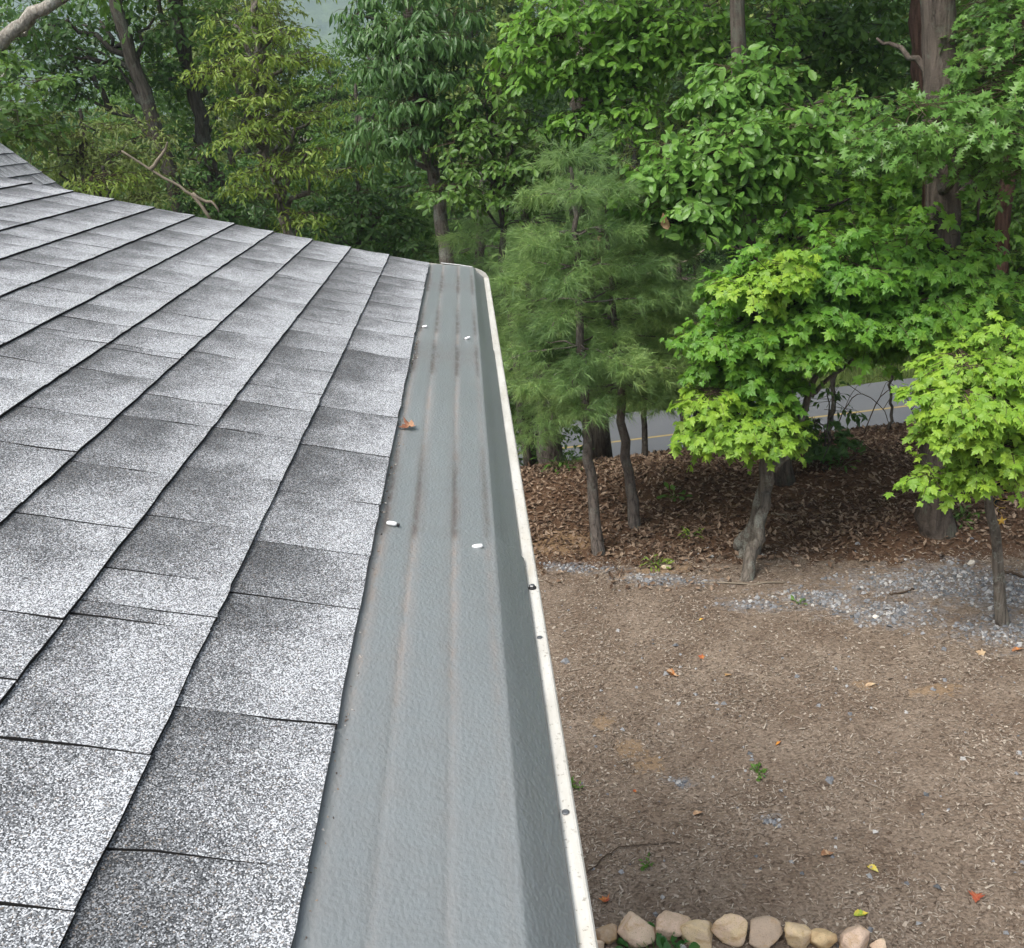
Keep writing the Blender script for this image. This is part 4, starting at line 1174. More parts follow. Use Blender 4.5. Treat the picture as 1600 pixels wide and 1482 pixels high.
# mid-height trees that hide the bases behind the rake
sub = [('dogwood_tree', 'olive leafy understorey tree rising straight behind the steep roof', M['leaf_olive'], 130, 240, 12.6, [(60, 215, 80, 30, 1.2), (140, 200, 70, 26, 1.0), (190, 240, 60, 26, 1.0), (110, 260, 70, 22, 1.0), (180, 285, 60, 20, .9), (230, 215, 50, 22, .7), (20, 180, 50, 24, .7), (250, 300, 50, 22, .7)], .095, T_LEAFLET),
       ('understorey_tree', 'small yellowish sapling just above the rake of the roof', M['leaf_yellow'], 165, 330, 11.5, [(165, 278, 36, 12, .9), (140, 290, 24, 8, .4)], .085, T_LEAFLET),
       ('understorey_tree', 'dense dark understorey tree between the forked oak and the hickory', M['leaf_dark'], 560, 350, 15.0, [(540, 300, 60, 34, 1.2), (600, 330, 60, 34, 1.2), (500, 360, 60, 30, 1.0), (640, 290, 46, 30, .9), (580, 370, 70, 26, 1.2), (640, 370, 50, 30, .9), (470, 300, 50, 26, .8), (560, 250, 46, 24, .7)], .115, T_OAKM),
       ('dogwood_tree', 'fresh green understorey tree between the hickory and the pines', M['leaf_mid'], 775, 300, 11.6, [(720, 215, 40, 24, .8), (770, 190, 46, 26, 1.0), (830, 200, 46, 24, .9), (745, 255, 46, 22, .9), (810, 250, 46, 22, .9), (865, 235, 36, 26, .8), (850, 280, 40, 20, .7), (700, 290, 34, 22, .6), (760, 150, 36, 20, .6), (770, 300, 46, 20, .7)], .10, T_OAKM),
       ('understorey_tree', 'shadowy shrub-like tree low behind the shingle rake', M['leaf_dark'], 350, 340, 14.2, [(320, 290, 60, 26, 1.0), (380, 320, 60, 26, 1.0), (260, 270, 50, 22, .8), (420, 360, 60, 24, 1.0), (330, 340, 60, 22, .9), (290, 230, 50, 20, .6)], .11, T_SIMPLE)]
for nm, lb, mt, bx, by, Y, cl, sz, tm in sub:
    broad(nm, lb, mt, M['bark_dark'], [at(bx + 8, by + 60, Y + .3), at(bx + 4, by, Y + .3), at(bx - 4, by - 70, Y + .3)], .05, .02,
          [B(x, y, Y, rx, ry, .55, w) for x, y, rx, ry, w in cl], 48, 9, .26, sz * .86, rg, tm, tier=.2)
# trees filling the right-hand wood behind the maple and the oak
rt = [('maple_tree', 'deep green shaded maple filling the space behind the thick oak', M['leaf_maple'], 1222, 420, 11.2, [(1230, 330, 70, 40, 1.0), (1310, 310, 80, 40, 1.2), (1400, 330, 70, 40, 1.2), (1290, 380, 80, 30, 1.0), (1380, 280, 60, 30, .8), (1520, 340, 70, 40, 1.0), (1570, 390, 60, 40, 1.0), (1440, 380, 70, 30, .9), (1320, 240, 70, 30, .8)], .12, T_MAPLE),
      ('beech_tree', 'dark leafy tree behind the broad-leaved oak at the top', M['leaf_mid'], 1212, 150, 13.0, [(1200, 130, 80, 40, 1.2), (1280, 90, 80, 44, 1.3), (1350, 40, 70, 44, 1.2), (1230, 40, 80, 44, 1.2), (1380, 120, 60, 44, 1.0), (1150, 170, 60, 36, .8), (1110, 120, 60, 30, .7), (1300, -40, 130, 50, 2.0)], .15, T_OAKM),
      ('beech_tree', 'olive understorey tree half hidden between lime sprays and wavy oak leaves', M['leaf_olive'], 1080, 200, 13.4, [(1050, 170, 70, 34, 1.2), (1100, 210, 70, 30, 1.0), (1020, 230, 50, 30, .8), (1000, 280, 50, 30, .7), (1090, 150, 50, 26, .7)], .11, T_LEAFLET),
      ('understorey_tree', 'shaded green understorey right of the thick oak trunk', M['leaf_mid'], 1540, 330, 11.0, [(1530, 300, 50, 36, 1.0), (1580, 320, 50, 50, 1.1), (1510, 380, 50, 30, .9), (1590, 420, 40, 50, 1.0), (1540, 240, 60, 34, .9), (1620, 250, 60, 80, 1.2)], .10, T_SIMPLE)]
for nm, lb, mt, bx, by, Y, cl, sz, tm in rt:
    broad(nm, lb, mt, M['bark_dark'], [at(bx + 10, 640, Y + .3), at(bx + 4, by, Y + .3), at(bx - 4, by - 120, Y + .3)], .075, .03,
          [B(x, y, Y, rx, ry, .7, w) for x, y, rx, ry, w in cl], 52, 9, .28, sz * .8, rg, tm, tier=.2)
# bare trunks seen between the leaves on the right
for lb, pts, r, bk in [('reddish-brown trunk at the far right edge above the small maple', [at(1560, 700, 10.4), at(1566, 430, 10.4), at(1578, 250, 10.4), at(1590, 60, 10.4), at(1596, -150, 10.4)], .085, 'bark_red'),
                       ('dark trunk crossing behind the thick oak at the top', [at(1462, 640, 10.6), at(1458, 300, 10.6), at(1440, 80, 10.6), at(1432, -100, 10.6)], .13, 'bark_red')]:
    broad('pine_trunk' if False else 'tall_pine_tree', lb, M['needle'], M[bk], pts, r, r * .8, [B(pts[-1][0] * 0 + 1500, -160, 10.6, 120, 60, 1.0, .6)], 20, 9, .3, .16, rg, T_LEAFLET, auto=False)
# thin stems on the bank in front of the road
for i, (lb, x0, y0, x1, y1, Y, r) in enumerate([('thin dark sapling stem before the road, left of the thick oak', 1385, 700, 1392, 560, 11.3, .022),
                                      ('dark sapling stem rising from the shaded holly before the road', 1292, 720, 1300, 540, 10.9, .035),
                                      ('slim stem standing left of the maple trunk on the bank', 1105, 715, 1098, 560, 11.2, .05),
                                      ('thin grey stem close behind the maple trunk', 1226, 765, 1222, 620, 9.9, .055),
                                      ('leaning bare stem between the maple and the thick oak', 1275, 780, 1292, 700, 9.8, .012),
                                      ('second trunk leaning beside the pine nearest the road', 918, 705, 908, 560, 11.6, .05),
                                      ('thin stem right of the lichen-spotted pine', 1006, 700, 1000, 540, 11.5, .04)]):
    b0 = at(x0, y0, Y); b0 = np.array([b0[0], b0[1], float(terrain(b0[0], b0[1])) - .05])
    broad('sapling', lb, M['leaf_dark'], M['bark_dark'], [b0, at((x0 + x1) / 2 + 4, (y0 + y1) / 2, Y), at(x1, y1, Y), at(x1 + 5, y1 - 110, Y)], r, r * .5, [B(x1, y1 - 70, Y, 34, 26, .35, .5)], 20, 7, .24, .10, rg, T_SIMPLE, tier=None, auto=False)
# dark glossy holly-like young maple in the shade
broad('shrub', 'dark shaded young maple shrub below the maple, before the road', M['leaf_dark'], M['bark_dark'], [np.array([*at(1292, 730, 10.2)[:2], float(terrain(*at(1292, 730, 10.2)[:2]))]), at(1292, 690, 10.2), at(1295, 640, 10.2)], .02, .008,
      [B(1272, 662, 10.1, 26, 12, .25, .7), B(1300, 690, 10.1, 28, 12, .25, .7), B(1265, 700, 10.1, 22, 10, .2, .4)], 22, 7, .16, .085, rg, T_MAPLE, tier=None)

# ------------------------------------------------------------------ woods beyond the road: whole trees copied from five models
def model_tree(h, cr, seed, leafsize, n, zlow):
    r = np.random.default_rng(seed)
    tb = MB()
    pth = [(0, 0, -.3), (r.normal(0, .1), r.normal(0, .1), h * .3), (r.normal(0, .25), r.normal(0, .25), h * .6), (r.normal(0, .3), r.normal(0, .3), h * .92)]
    tp = trunk_tube(tb, pth, .16, .04, 14, 8, 1.3, r, .04)
    bl = []
    for k in range(22):
        z = zlow + (h - zlow) * (k + .5) / 22
        f = (z - zlow) / (h - zlow); rad = cr * (math.sin(min(1, f * 1.15 + .18) * math.pi) ** .6 * .8 + .1)
        a = r.uniform(0, 6.28) + k * 2.4; c = np.array([math.cos(a) * rad * .65, math.sin(a) * rad * .65, z])
        bl.append((c, np.array([cr * .42, cr * .42, cr * .26]) * r.uniform(.8, 1.2), 1.0))
        i = int(np.argmin(abs(tp[:, 2] - (z - .5)))); tb.tube(wobbly(tp[i], c, 6, .08, r, .2), np.linspace(.045, .01, 6), 5, False)
    P_, D_ = twigs_in(bl, n / 22 / 8, r, .3, .35)
    pos, tip, nor = leaves_on(P_, D_, 8, .45, r, .45, .8, .42, .2)
    V, F = leaf_verts(T_QUAD, pos, frames(tip, nor), sized(r, len(pos), leafsize))
    cb = MB(); cb.add(V, F)
    return tb.mesh('trunk', True), cb.mesh('crown')
models = [model_tree(13, 2.9, 51, .155, 17000, 2.2), model_tree(15, 3.3, 52, .16, 19000, 3.0), model_tree(11, 2.6, 53, .14, 15000, 1.4), model_tree(9, 2.3, 54, .13, 13000, .8), model_tree(6, 2.0, 55, .115, 10000, .3)]
def put(name, label, m, x, y, mat, bark, s=1.0, group=None, rot=None):
    z = float(terrain(x, y))
    e = empty(name, (x, y, z)); tag(e, label, 'tree', group)
    e.rotation_euler = (0, 0, random.uniform(0, 6.28) if rot is None else rot)
    for me, nm, mt in ((models[m][0], 'trunk', bark), (models[m][1], 'crown', mat)):
        key = me.name + mt.name
        o = bpy.data.objects.new(nm, me)
        o.scale = (s, s, s * random.uniform(.92, 1.08))
        if len(me.materials) == 0: me.materials.append(mt)
        link(o, e)
        o.material_slots[0].link = 'OBJECT'; o.material_slots[0].material = mt
        if nm == 'crown': o['kind'] = 'stuff'
    return e
rw = np.random.default_rng(61)
kinds = [M['leaf_dark'], M['leaf_mid'], M['leaf_olive'], M['leaf_mid'], M['leaf_dark']]
spots = []
# behind the roof on the left, near side of the road
for x, y, m, s in [(-7.5, 14.5, 3, .8), (-9.5, 17, 2, .9), (-4.2, 17.5, 3, .9), (-6.2, 18, 2, .8), (-1.4, 17.2, 3, .9), (-3.0, 15.8, 4, .9), (-8.6, 13.2, 4, .9), (.6, 17.8, 4, 1.0), (-12, 15, 2, .9)]:
    spots.append((x, y, m, s, 'tree close behind the house', 'trees close behind the roof'))
# on the bank to the right, well clear of the road view
for x, y, m, s in [(7.3, 13.2, 2, .9), (8.6, 13.5, 1, .8), (10.5, 14.8, 2, .9), (12.0, 16.5, 1, .8)]:
    spots.append((x, y, m, s, 'tree on the bank before the road', 'trees on the right of the bank'))
for x, y, m, s in [(11.5, 9.5, 1, .9), (13.5, 5.5, 0, .9), (11.8, 2.0, 1, .85), (14.5, -1.5, 0, 1.0), (12.5, -5.0, 1, .9), (16, 8, 1, .95)]:
    spots.append((x, y, m, s, 'tree on the right of the yard', 'trees on the right of the yard'))
for row, (y0, n, x0, x1) in enumerate([(28.5, 12, -13, 19), (33, 12, -16, 24), (39, 12, -20, 28), (47, 12, -24, 34)]):
    for k in range(n):
        x = x0 + (x1 - x0) * (k + .5) / n + rw.uniform(-.9, .9); y = y0 + rw.uniform(-1.2, 2.2)
        left = x < .25 * y * -.1
        m = int(rw.choice([1, 0, 2])) if x > 2 else int(rw.choice([2, 3, 3, 0]))
        s = rw.uniform(.85, 1.15)
        if -.22 < x / y < -.08 and y > 30: m, s = 3, .85      # low gap where the ridge shows
        spots.append((x, y, m, s, 'tree in the wood beyond the road', 'wood beyond the road'))
for px_, py_, Y_, m, s in [(500, 120, 28, 2, .86), (590, 90, 29, 0, .82), (405, 40, 29, 1, .78), (560, 130, 26.8, 2, .85), (640, 60, 31, 1, .8)]:
    spots.append((float(at(px_, py_, Y_)[0]), Y_, m, s, 'tree in the wood beyond the road', 'wood beyond the road'))
for x in np.linspace(-12, 20, 17):                             # low growth along the far verge
    spots.append((x + rw.uniform(-.6, .6), 27.0 + rw.uniform(-.3, .8), 4, rw.uniform(.7, 1.0), 'low tree along the far verge', 'low trees along the far verge'))
for x, y, m, s, lb, g in spots:
    ki = int(rw.integers(0, 5))
    tone = ('dark green', 'mid-green', 'olive', 'mid-green', 'dark green')[ki]
    pxx = float(project(np.array([x, y, 3.0]))[0])
    where = 'above the left roof rake' if pxx < 330 else 'behind the hickory and the gutter end' if pxx < 760 else 'behind the pines' if pxx < 1080 else 'behind the front maple' if pxx < 1430 else 'behind the thick oak'
    put('woodland_tree', tone + ' ' + lb + ', ' + where, m, x, y, kinds[ki], M['bark_dark'], s, g)

# the wood further off reads as one mass
rw = np.random.default_rng(62)
cs, rs_ = [], []
for k in range(190):
    y = rw.uniform(56, 135); x = rw.uniform(-.62, .78) * y
    h = rw.uniform(7, 12) if x < 0 else rw.uniform(10, 15)
    if -.24 < x / y < -.05: h = rw.uniform(4.5, 7.5)
    z0 = float(terrain(x, y))
    for q in range(3):
        cs.append((x + rw.normal(0, 1), y + rw.normal(0, 1), z0 + h * (.35 + .25 * q))); rs_.append((2.8, 2.8, h * .22))
mb = MB()
for c, r in zip(cs, rs_):
    n = 230
    u = norm(rw.normal(size=(n, 3))); p = np.array(c) + u * np.array(r) * (.55 + .45 * rw.random(n))[:, None]
    tip = norm(rw.normal(0, .6, (n, 3)) + u * [1, 1, 0] - [0, 0, .4]); nr = norm(u * .7 + rw.normal(0, .4, (n, 3)) + [0, 0, .8])
    V, F = leaf_verts(T_QUAD, p, frames(tip, nr), sized(rw, n, .62)); mb.add(V, F)
tag(mb.build('woodland', M['wood_mass']), 'far green wood reading as one leafy mass', 'woods', kind='stuff')

# ------------------------------------------------------------------ ground cover
rc = np.random.default_rng(71)
def on_ground(n, x0, x1, y0, y1, dens=None):
    x = rc.uniform(x0, x1, n); y = rc.uniform(y0, y1, n)
    if dens is not None:
        k = rc.random(n) < dens(x, y); x, y = x[k], y[k]
    return x, y
def gz(x, y):
    z = terrain(x, y)
    nr = smooth(-1.5, -.5, x) * (1 - smooth(7, 9, x)) * smooth(2.5, 3, y) * (1 - smooth(11.5, 13, y))
    return z + nr * (wob(x, y, 9, 5) * .008 + wob(x, y, 25, 6) * .004)
def flat_frames(n, tilt):
    a = rc.uniform(0, 6.28, n)
    tip = np.stack([np.cos(a), np.sin(a), rc.normal(0, tilt * .6, n)], -1)
    nor = np.stack([rc.normal(0, tilt, n), rc.normal(0, tilt, n), np.ones(n)], -1)
    return frames(tip, nor)
# wood chips
T_CHIP = (np.array([(-.09, 0, 0), (.09, .02, 0), (.075, .5, .05), (-.08, .5, .05), (.05, 1, 0), (-.06, .97, .0)]), np.array([(0, 1, 2), (0, 2, 3), (3, 2, 4), (3, 4, 5)]))
def chip_d(x, y):
    clump = .35 + .65 * smooth(-.35, .45, wob(x, y, 5, 81))
    return clump * (1 - .9 * smooth(-.2, .5, y - LITTER_EDGE(x))) * (1 - .75 * smooth(.45, .7, gravel_at(x, y))) * (1 - .7 * smooth(.45, .7, sand_at(x, y)))
x, y = on_ground(140000, -.5, 4.9, 3.0, 9.2, chip_d)
pos = np.stack([x, y, gz(x, y) + rc.uniform(.0, .010, len(x))], -1)
mb = MB()
wide = rc.random(len(x)) < .35
FR = flat_frames(len(x), .28); SZ = rc.uniform(.010, .040, len(x)) * (1 + .5 * (rc.random(len(x)) < .06))
V, F = leaf_verts(T_CHIP, pos[~wide], FR[~wide], SZ[~wide]); mb.add(V, F)
V, F = leaf_verts((T_CHIP[0] * [2.6, .8, 1], T_CHIP[1]), pos[wide], FR[wide], SZ[wide] * .8); mb.add(V, F)
tag(mb.build('mulch', M['chips']), 'shredded brown wood-chip mulch covering the yard', 'mulch', kind='stuff')
# dead leaves under the trees
T_DRY = rib_leaf([(0, 0), (.25, .5), (0, 1.0)], .55, -.35)
T_DRY2 = rib_leaf([(0, 0), (.24, .55), (0, 1.0)], -.35, .4)
mb = MB()
for T_, n in ((T_DRY, 46000), (T_DRY2, 38000)):
    x, y = on_ground(int(n * 1.2), -3.2, 10.5, 7.6, 14.2, lambda x, y: smooth(-.6, .75, y - LITTER_EDGE(x) + .3 * wob(x, y, 4, 85)) * (.45 + .55 * smooth(-.4, .3, wob(x, y, 3, 86))) * (1 - .85 * smooth(.5, .75, gravel_at(x, y))))
    pos = np.stack([x, y, gz(x, y) + rc.uniform(.0, .03, len(x))], -1)
    V, F = leaf_verts(T_, pos, flat_frames(len(x), .5), rc.uniform(.035, .085, len(x)))
    mb.add(V, F)
tag(mb.build('leaf_litter', M['litter']), 'brown fallen oak leaves carpeting the bank under the trees', 'leaves', kind='stuff')
# crushed stone
T_ROCK = (np.array([(1, 0, 0), (-.3, .9, .1), (-.8, -.4, 0), (.2, -.95, -.1), (.25, .2, .75), (-.35, -.1, .65)]), np.array([(0, 1, 4), (1, 2, 5), (1, 5, 4), (2, 3, 5), (3, 4, 5), (3, 0, 4)]))
x, y = on_ground(60000, .2, 5.4, 3.4, 9.0, lambda x, y: .9 * smooth(.36, 1.15, gravel_at(x, y) + .26 * wob(x, y, 11, 91) + .16 * wob(x, y, 30, 92)))
xs_, ys_ = on_ground(300, .3, 4.8, 3.6, 8.6)
x = np.concatenate([x, xs_]); y = np.concatenate([y, ys_])
pos = np.stack([x, y, gz(x, y) + .002], -1)
sz = rc.gamma(4, .0028, len(x)) + .004
V, F = leaf_verts(T_ROCK, pos, flat_frames(len(x), .4), sz)
mb = MB(); mb.add(V, F)
tag(mb.build('gravel', M['gravel']), 'blue-grey crushed stone strewn along the mulch edge', 'gravel', kind='stuff')
# verge grass beyond the road and weeds along the bank
T_BLADE = (np.array([(-.035, 0, 0), (.035, 0, 0), (.02, .1, .55), (-.02, .1, .55), (0, .3, 1.0)]), np.array([(0, 1, 2), (0, 2, 3), (3, 2, 4)]))
M['grass'] = leaf_mat('grass_blade', [(.08, .12, .03), (.12, .17, .04), (.18, .21, .06)], .25, (.2, .3, .06))
x, y = on_ground(26000, -6, 16, 24.5, 27.8)
mb = MB()
A_ = rc.uniform(0, 6.28, len(x)); R_ = np.zeros((len(x), 3, 3)); R_[:, 0, 0] = np.cos(A_); R_[:, 1, 0] = np.sin(A_); R_[:, 0, 1] = -np.sin(A_); R_[:, 1, 1] = np.cos(A_); R_[:, 2, 2] = 1
V, F = leaf_verts(T_BLADE, np.stack([x, y, terrain(x, y)], -1), R_, rc.uniform(.12, .3, len(x))); mb.add(V, F)
tag(mb.build('grass', M['grass']), 'pale green grass verge on the far side of the road', 'grass', kind='stuff')

def weed(label, px, py, n, size, spread, tm=T_SIMPLE, mat='leaf_shrub', name='weed', upness=.6, cat='plant'):
    c = gnd(px, py); c = np.array([c[0], c[1], float(gz(c[0], c[1]))])
    e = empty(name, c); tag(e, label, cat)
    a = rc.uniform(0, 6.28, n); q = np.stack([np.cos(a), np.sin(a), np.zeros(n)], -1) * (rc.random(n) ** .6 * spread)[:, None]
    q[:, 2] = rc.uniform(.2, 1, n) * spread * upness
    tip = norm(q * [1.2, 1.2, .3] + rc.normal(0, spread * .3, (n, 3)) + [0, 0, .01]); nor = norm(rc.normal(0, .35, (n, 3)) + [0, -.2, 1])
    s = sized(rc, n, size)
    mb = MB()
    for i in range(n):
        mb.tube([np.array([q[i][0] * .15, q[i][1] * .15, -.01]), q[i] * [.6, .6, .8], q[i]], [.003, .0022, .0012], 4, False)
    mb.build('stem', M['leaf_shrub'], e)
    lm = MB(); lm.add(*tm); lme = lm.mesh('leaf'); lme.materials.append(M[mat])
    R = frames(tip, nor)
    for i in range(n):
        o = bpy.data.objects.new('leaf', lme); r = R[i] * s[i]
        o.matrix_world = Matrix(((*r[0], q[i][0]), (*r[1], q[i][1]), (*r[2], q[i][2]), (0, 0, 0, 1)))
        COL.objects.link(o); o.parent = e
    return e
M['leaf_dark_weed'] = leaf_mat('garden_leaf', [(.025, .09, .02), (.04, .13, .028), (.06, .17, .035)], .25, (.12, .3, .05), rough=.35)
weed('dark green leafy plant growing against the stone border beside the gutter', 1030, 1512, 60, .075, .19, T_OAKL, 'leaf_dark_weed', 'garden_plant', .35)
weed('small green weed alone in the middle of the mulch', 1183, 1208, 14, .045, .05)
weed('faint green weed in the mulch above the stone border', 1015, 1350, 12, .035, .05)
weed('green weed half hidden by the white gutter lip', 896, 1232, 12, .04, .05)
weed('low yellow-green tuft at the litter edge beside the slender pine', 1025, 884, 26, .06, .13, T_LEAFLET, 'leaf_yellow')
weed('tiny green sprig on the pale gravel below the maple', 1248, 943, 10, .045, .05)
weed('bright green seedling in the dead leaves left of the maple', 1053, 783, 16, .085, .12, T_OAKL)
weed('fern-like green tuft against the base of the thick oak', 1500, 812, 40, .07, .2, T_LEAFLET)
weed('pale green tuft in the dead leaves between pines and maple', 1080, 838, 18, .06, .12, T_LEAFLET, 'leaf_yellow')
weed('low green growth at the foot of the thick pine', 880, 728, 50, .09, .35, T_LEAFLET)
weed('green tuft on the shaded bank right of the maple trunk', 1310, 735, 24, .08, .2, T_LEAFLET)

# fallen leaves one can pick out
def fallen(label, px, py, size, col, col2, tm, rot, curl=(0.25, .1), z=None, loc=None):
    c = gnd(px, py) if loc is None else np.asarray(loc)
    zz = float(gz(c[0], c[1])) + .012 if z is None else z
    V, F = tm; V = V.copy(); V[:, 2] = V[:, 2] + curl[0] * V[:, 0] ** 2 * 2 + curl[1] * (V[:, 1] - .4) ** 2 * 2
    mb = MB(); mb.add((V - [0, .4, 0]) * size, F)
    o = mb.build('fallen_leaf', leaf_one('fallen_leaf_colour', col, col2))
    o.location = (c[0], c[1], zz); o.rotation_euler = (rc.normal(0, .15), rc.normal(0, .15), rot)
    tag(o, label, 'leaf')
    return o
OR, TAN, YEL, RED, GRN, BRN = (.42, .16, .045), (.40, .27, .16), (.55, .42, .06), (.30, .07, .035), (.22, .32, .04), (.22, .11, .055)
fallen('large crumpled orange leaf on the upper middle of the mulch', 1052, 1056, .105, OR, TAN, T_OAKL, 1.2, (2.2, .5))
fallen('amber leaf lying on open mulch right of centre', 1217, 1162, .055, (.5, .22, .03), OR, T_SIMPLE, 2.0, (1.2, .3))
fallen('pale yellow leaf near the lower right of the mulch', 1366, 1359, .085, YEL, (.5, .45, .15), T_OAKL, .4)
fallen('deep red leaf low at the right edge of the mulch', 1525, 1405, .07, RED, (.36, .11, .05), T_MAPLE, 2.6, (.9, .2))
fallen('half green, half yellow leaf beyond the row of stones', 1348, 1430, .08, GRN, YEL, T_OAKL, 1.5, (1.0, .2))
fallen('tan curled leaf in the lower middle of the mulch', 1295, 1337, .085, TAN, BRN, T_OAKL, 1.7, (2.0, .4))
fallen('buff leaf above the faint weed in the mulch', 1092, 1273, .07, TAN, (.3, .18, .1), T_OAKL, 1.6, (1.5, .3))
fallen('orange leaf close to the white gutter lip above the stones', 945, 1409, .06, OR, RED, T_MAPLE, .3, (.8, .3))
fallen('small yellow leaf high on the mulch below the maple', 1096, 969, .05, YEL, OR, T_SIMPLE, 1.9, (.8, .2))
fallen('tan leaf just below the grey gravel at the right', 1532, 1020, .07, TAN, (.45, .33, .2), T_MAPLE, .8)
fallen('orange-brown leaf at the right edge under the small maple', 1592, 1016, .09, OR, BRN, T_OAKL, 1.4, (1.3, .3))
fallen('light tan leaf left of the sandy patch', 1362, 1070, .075, TAN, (.48, .36, .22), T_OAKL, 1.5)
fallen('dull red leaf above the crumpled orange leaf', 1096, 1027, .05, RED, OR, T_MAPLE, 1.0)
fallen('ochre leaf to the right of the crumpled orange leaf', 1137, 1055, .06, (.36, .2, .07), TAN, T_MAPLE, 2.2)
fallen('small red leaf near the sandy patch by the gutter', 992, 1236, .045, RED, OR, T_SIMPLE, .5)
# the dry leaf caught on the guard
q = gnd(637, 671, EAVE - .015)
fallen('dry brown leaf caught on the gutter guard by the shingle edge', 0, 0, .030, (.16, .06, .03), (.34, .19, .11), T_MAPLE, 1.9, (.7, .35), guard_z(q[0]) + .004, (q[0], q[1], 0))

# sticks
def stick(label, pts, r0, r1, mat='twig_pale', name='stick', forks=()):
    pts = [np.asarray(p, float) for p in pts]
    p = resample(pts, 14); p[1:-1] += rc.normal(0, .006, (12, 3))
    mb = MB(); mb.tube(p, np.linspace(r0, r1, 14), 6)
    for f in forks:
        q = resample([np.asarray(v, float) for v in f], 8); q[1:-1] += rc.normal(0, .005, (6, 3)); mb.tube(q, np.linspace(r1 * 1.2, r1 * .4, 8), 5)
    return tag(mb.build(name, M[mat], None, True), label, 'branch' if 'branch' in name else 'stick')
def gp(px, py, dz=.012):
    g_ = gnd(px, py); return np.array([g_[0], g_[1], float(gz(g_[0], g_[1])) + dz])
stick('thin crooked twig lying on the mulch beside the gutter', [gp(917, 1366), gp(950, 1338), gp(985, 1322), gp(1060, 1319)], .005, .002, 'twig')
stick('pale straight stick at the foot of the maple', [gp(1098, 911), gp(1165, 913), gp(1228, 911)], .009, .006)
stick('grey stick in the dead leaves right of the maple trunk', [gp(1205, 803), gp(1230, 806), gp(1246, 806)], .014, .008)
stick('dark stick behind the small maple stem on the gravel edge', [gp(1562, 893), gp(1585, 899), gp(1605, 905)], .016, .010, 'twig')
stick('short brown stick on the gravel left of the small maple', [gp(1390, 928), gp(1410, 927), gp(1428, 921)], .010, .006, 'twig')
Y = 11.5
stick('bare pale dead branch slanting down behind the shingle rake', [at(190, 236, Y), at(235, 265, Y), at(275, 290, Y), at(305, 308, Y), at(330, 345, Y)], .012, .022, 'twig_pale', 'dead_branch', [[at(300, 303, Y), at(318, 315, Y), at(334, 318, Y), at(342, 332, Y)], [at(235, 265, Y), at(255, 240, Y), at(262, 222, Y)]])
Y = 10.2
stick('thin dead twigs reaching from the pines towards the maple', [at(1118, 380, Y), at(1085, 402, Y), at(1050, 418, Y), at(1010, 430, Y), at(985, 455, Y)], .010, .004, 'twig_pale', 'dead_branch', [[at(1050, 418, Y), at(1030, 440, Y), at(1012, 452, Y)], [at(1070, 410, Y), at(1040, 405, Y), at(1005, 418, Y)]])
Y = 12.3
stick('dark bent limb showing through the pine boughs by the gutter end', [at(700, 215, Y), at(735, 245, Y), at(762, 280, Y), at(775, 285, Y), at(790, 300, Y)], .012, .018, 'twig', 'dead_branch', [[at(762, 280, Y), at(778, 262, Y), at(784, 240, Y)]])
Y = 11.3
for i, (lb, pts) in enumerate([('bare arching bramble stems in front of the road centre line', [at(1300, 690, Y), at(1320, 640, Y), at(1345, 615, Y), at(1380, 640, Y), at(1400, 690, Y)]), ('bare arching bramble stems nearest the thick oak before the road', [at(1345, 690, Y), at(1370, 630, Y), at(1400, 605, Y), at(1425, 640, Y), at(1440, 690, Y)]), ('fallen bare branch arching over the shaded bank', [at(1302, 745, 9.7), at(1335, 715, 9.7), at(1365, 705, 9.7), at(1400, 722, 9.7), at(1420, 735, 9.7)])]):
    fk = [[pts[1], pts[1] + [.15, .05, .25], pts[1] + [.35, .05, .3]], [pts[2], pts[2] + [-.2, .05, .15], pts[2] + [-.35, 0, .05]], [pts[3], pts[3] + [.1, 0, .2], pts[3] + [.05, 0, .42]]]
    stick(lb, pts, .008, .004, 'twig', 'bramble_branch', fk)

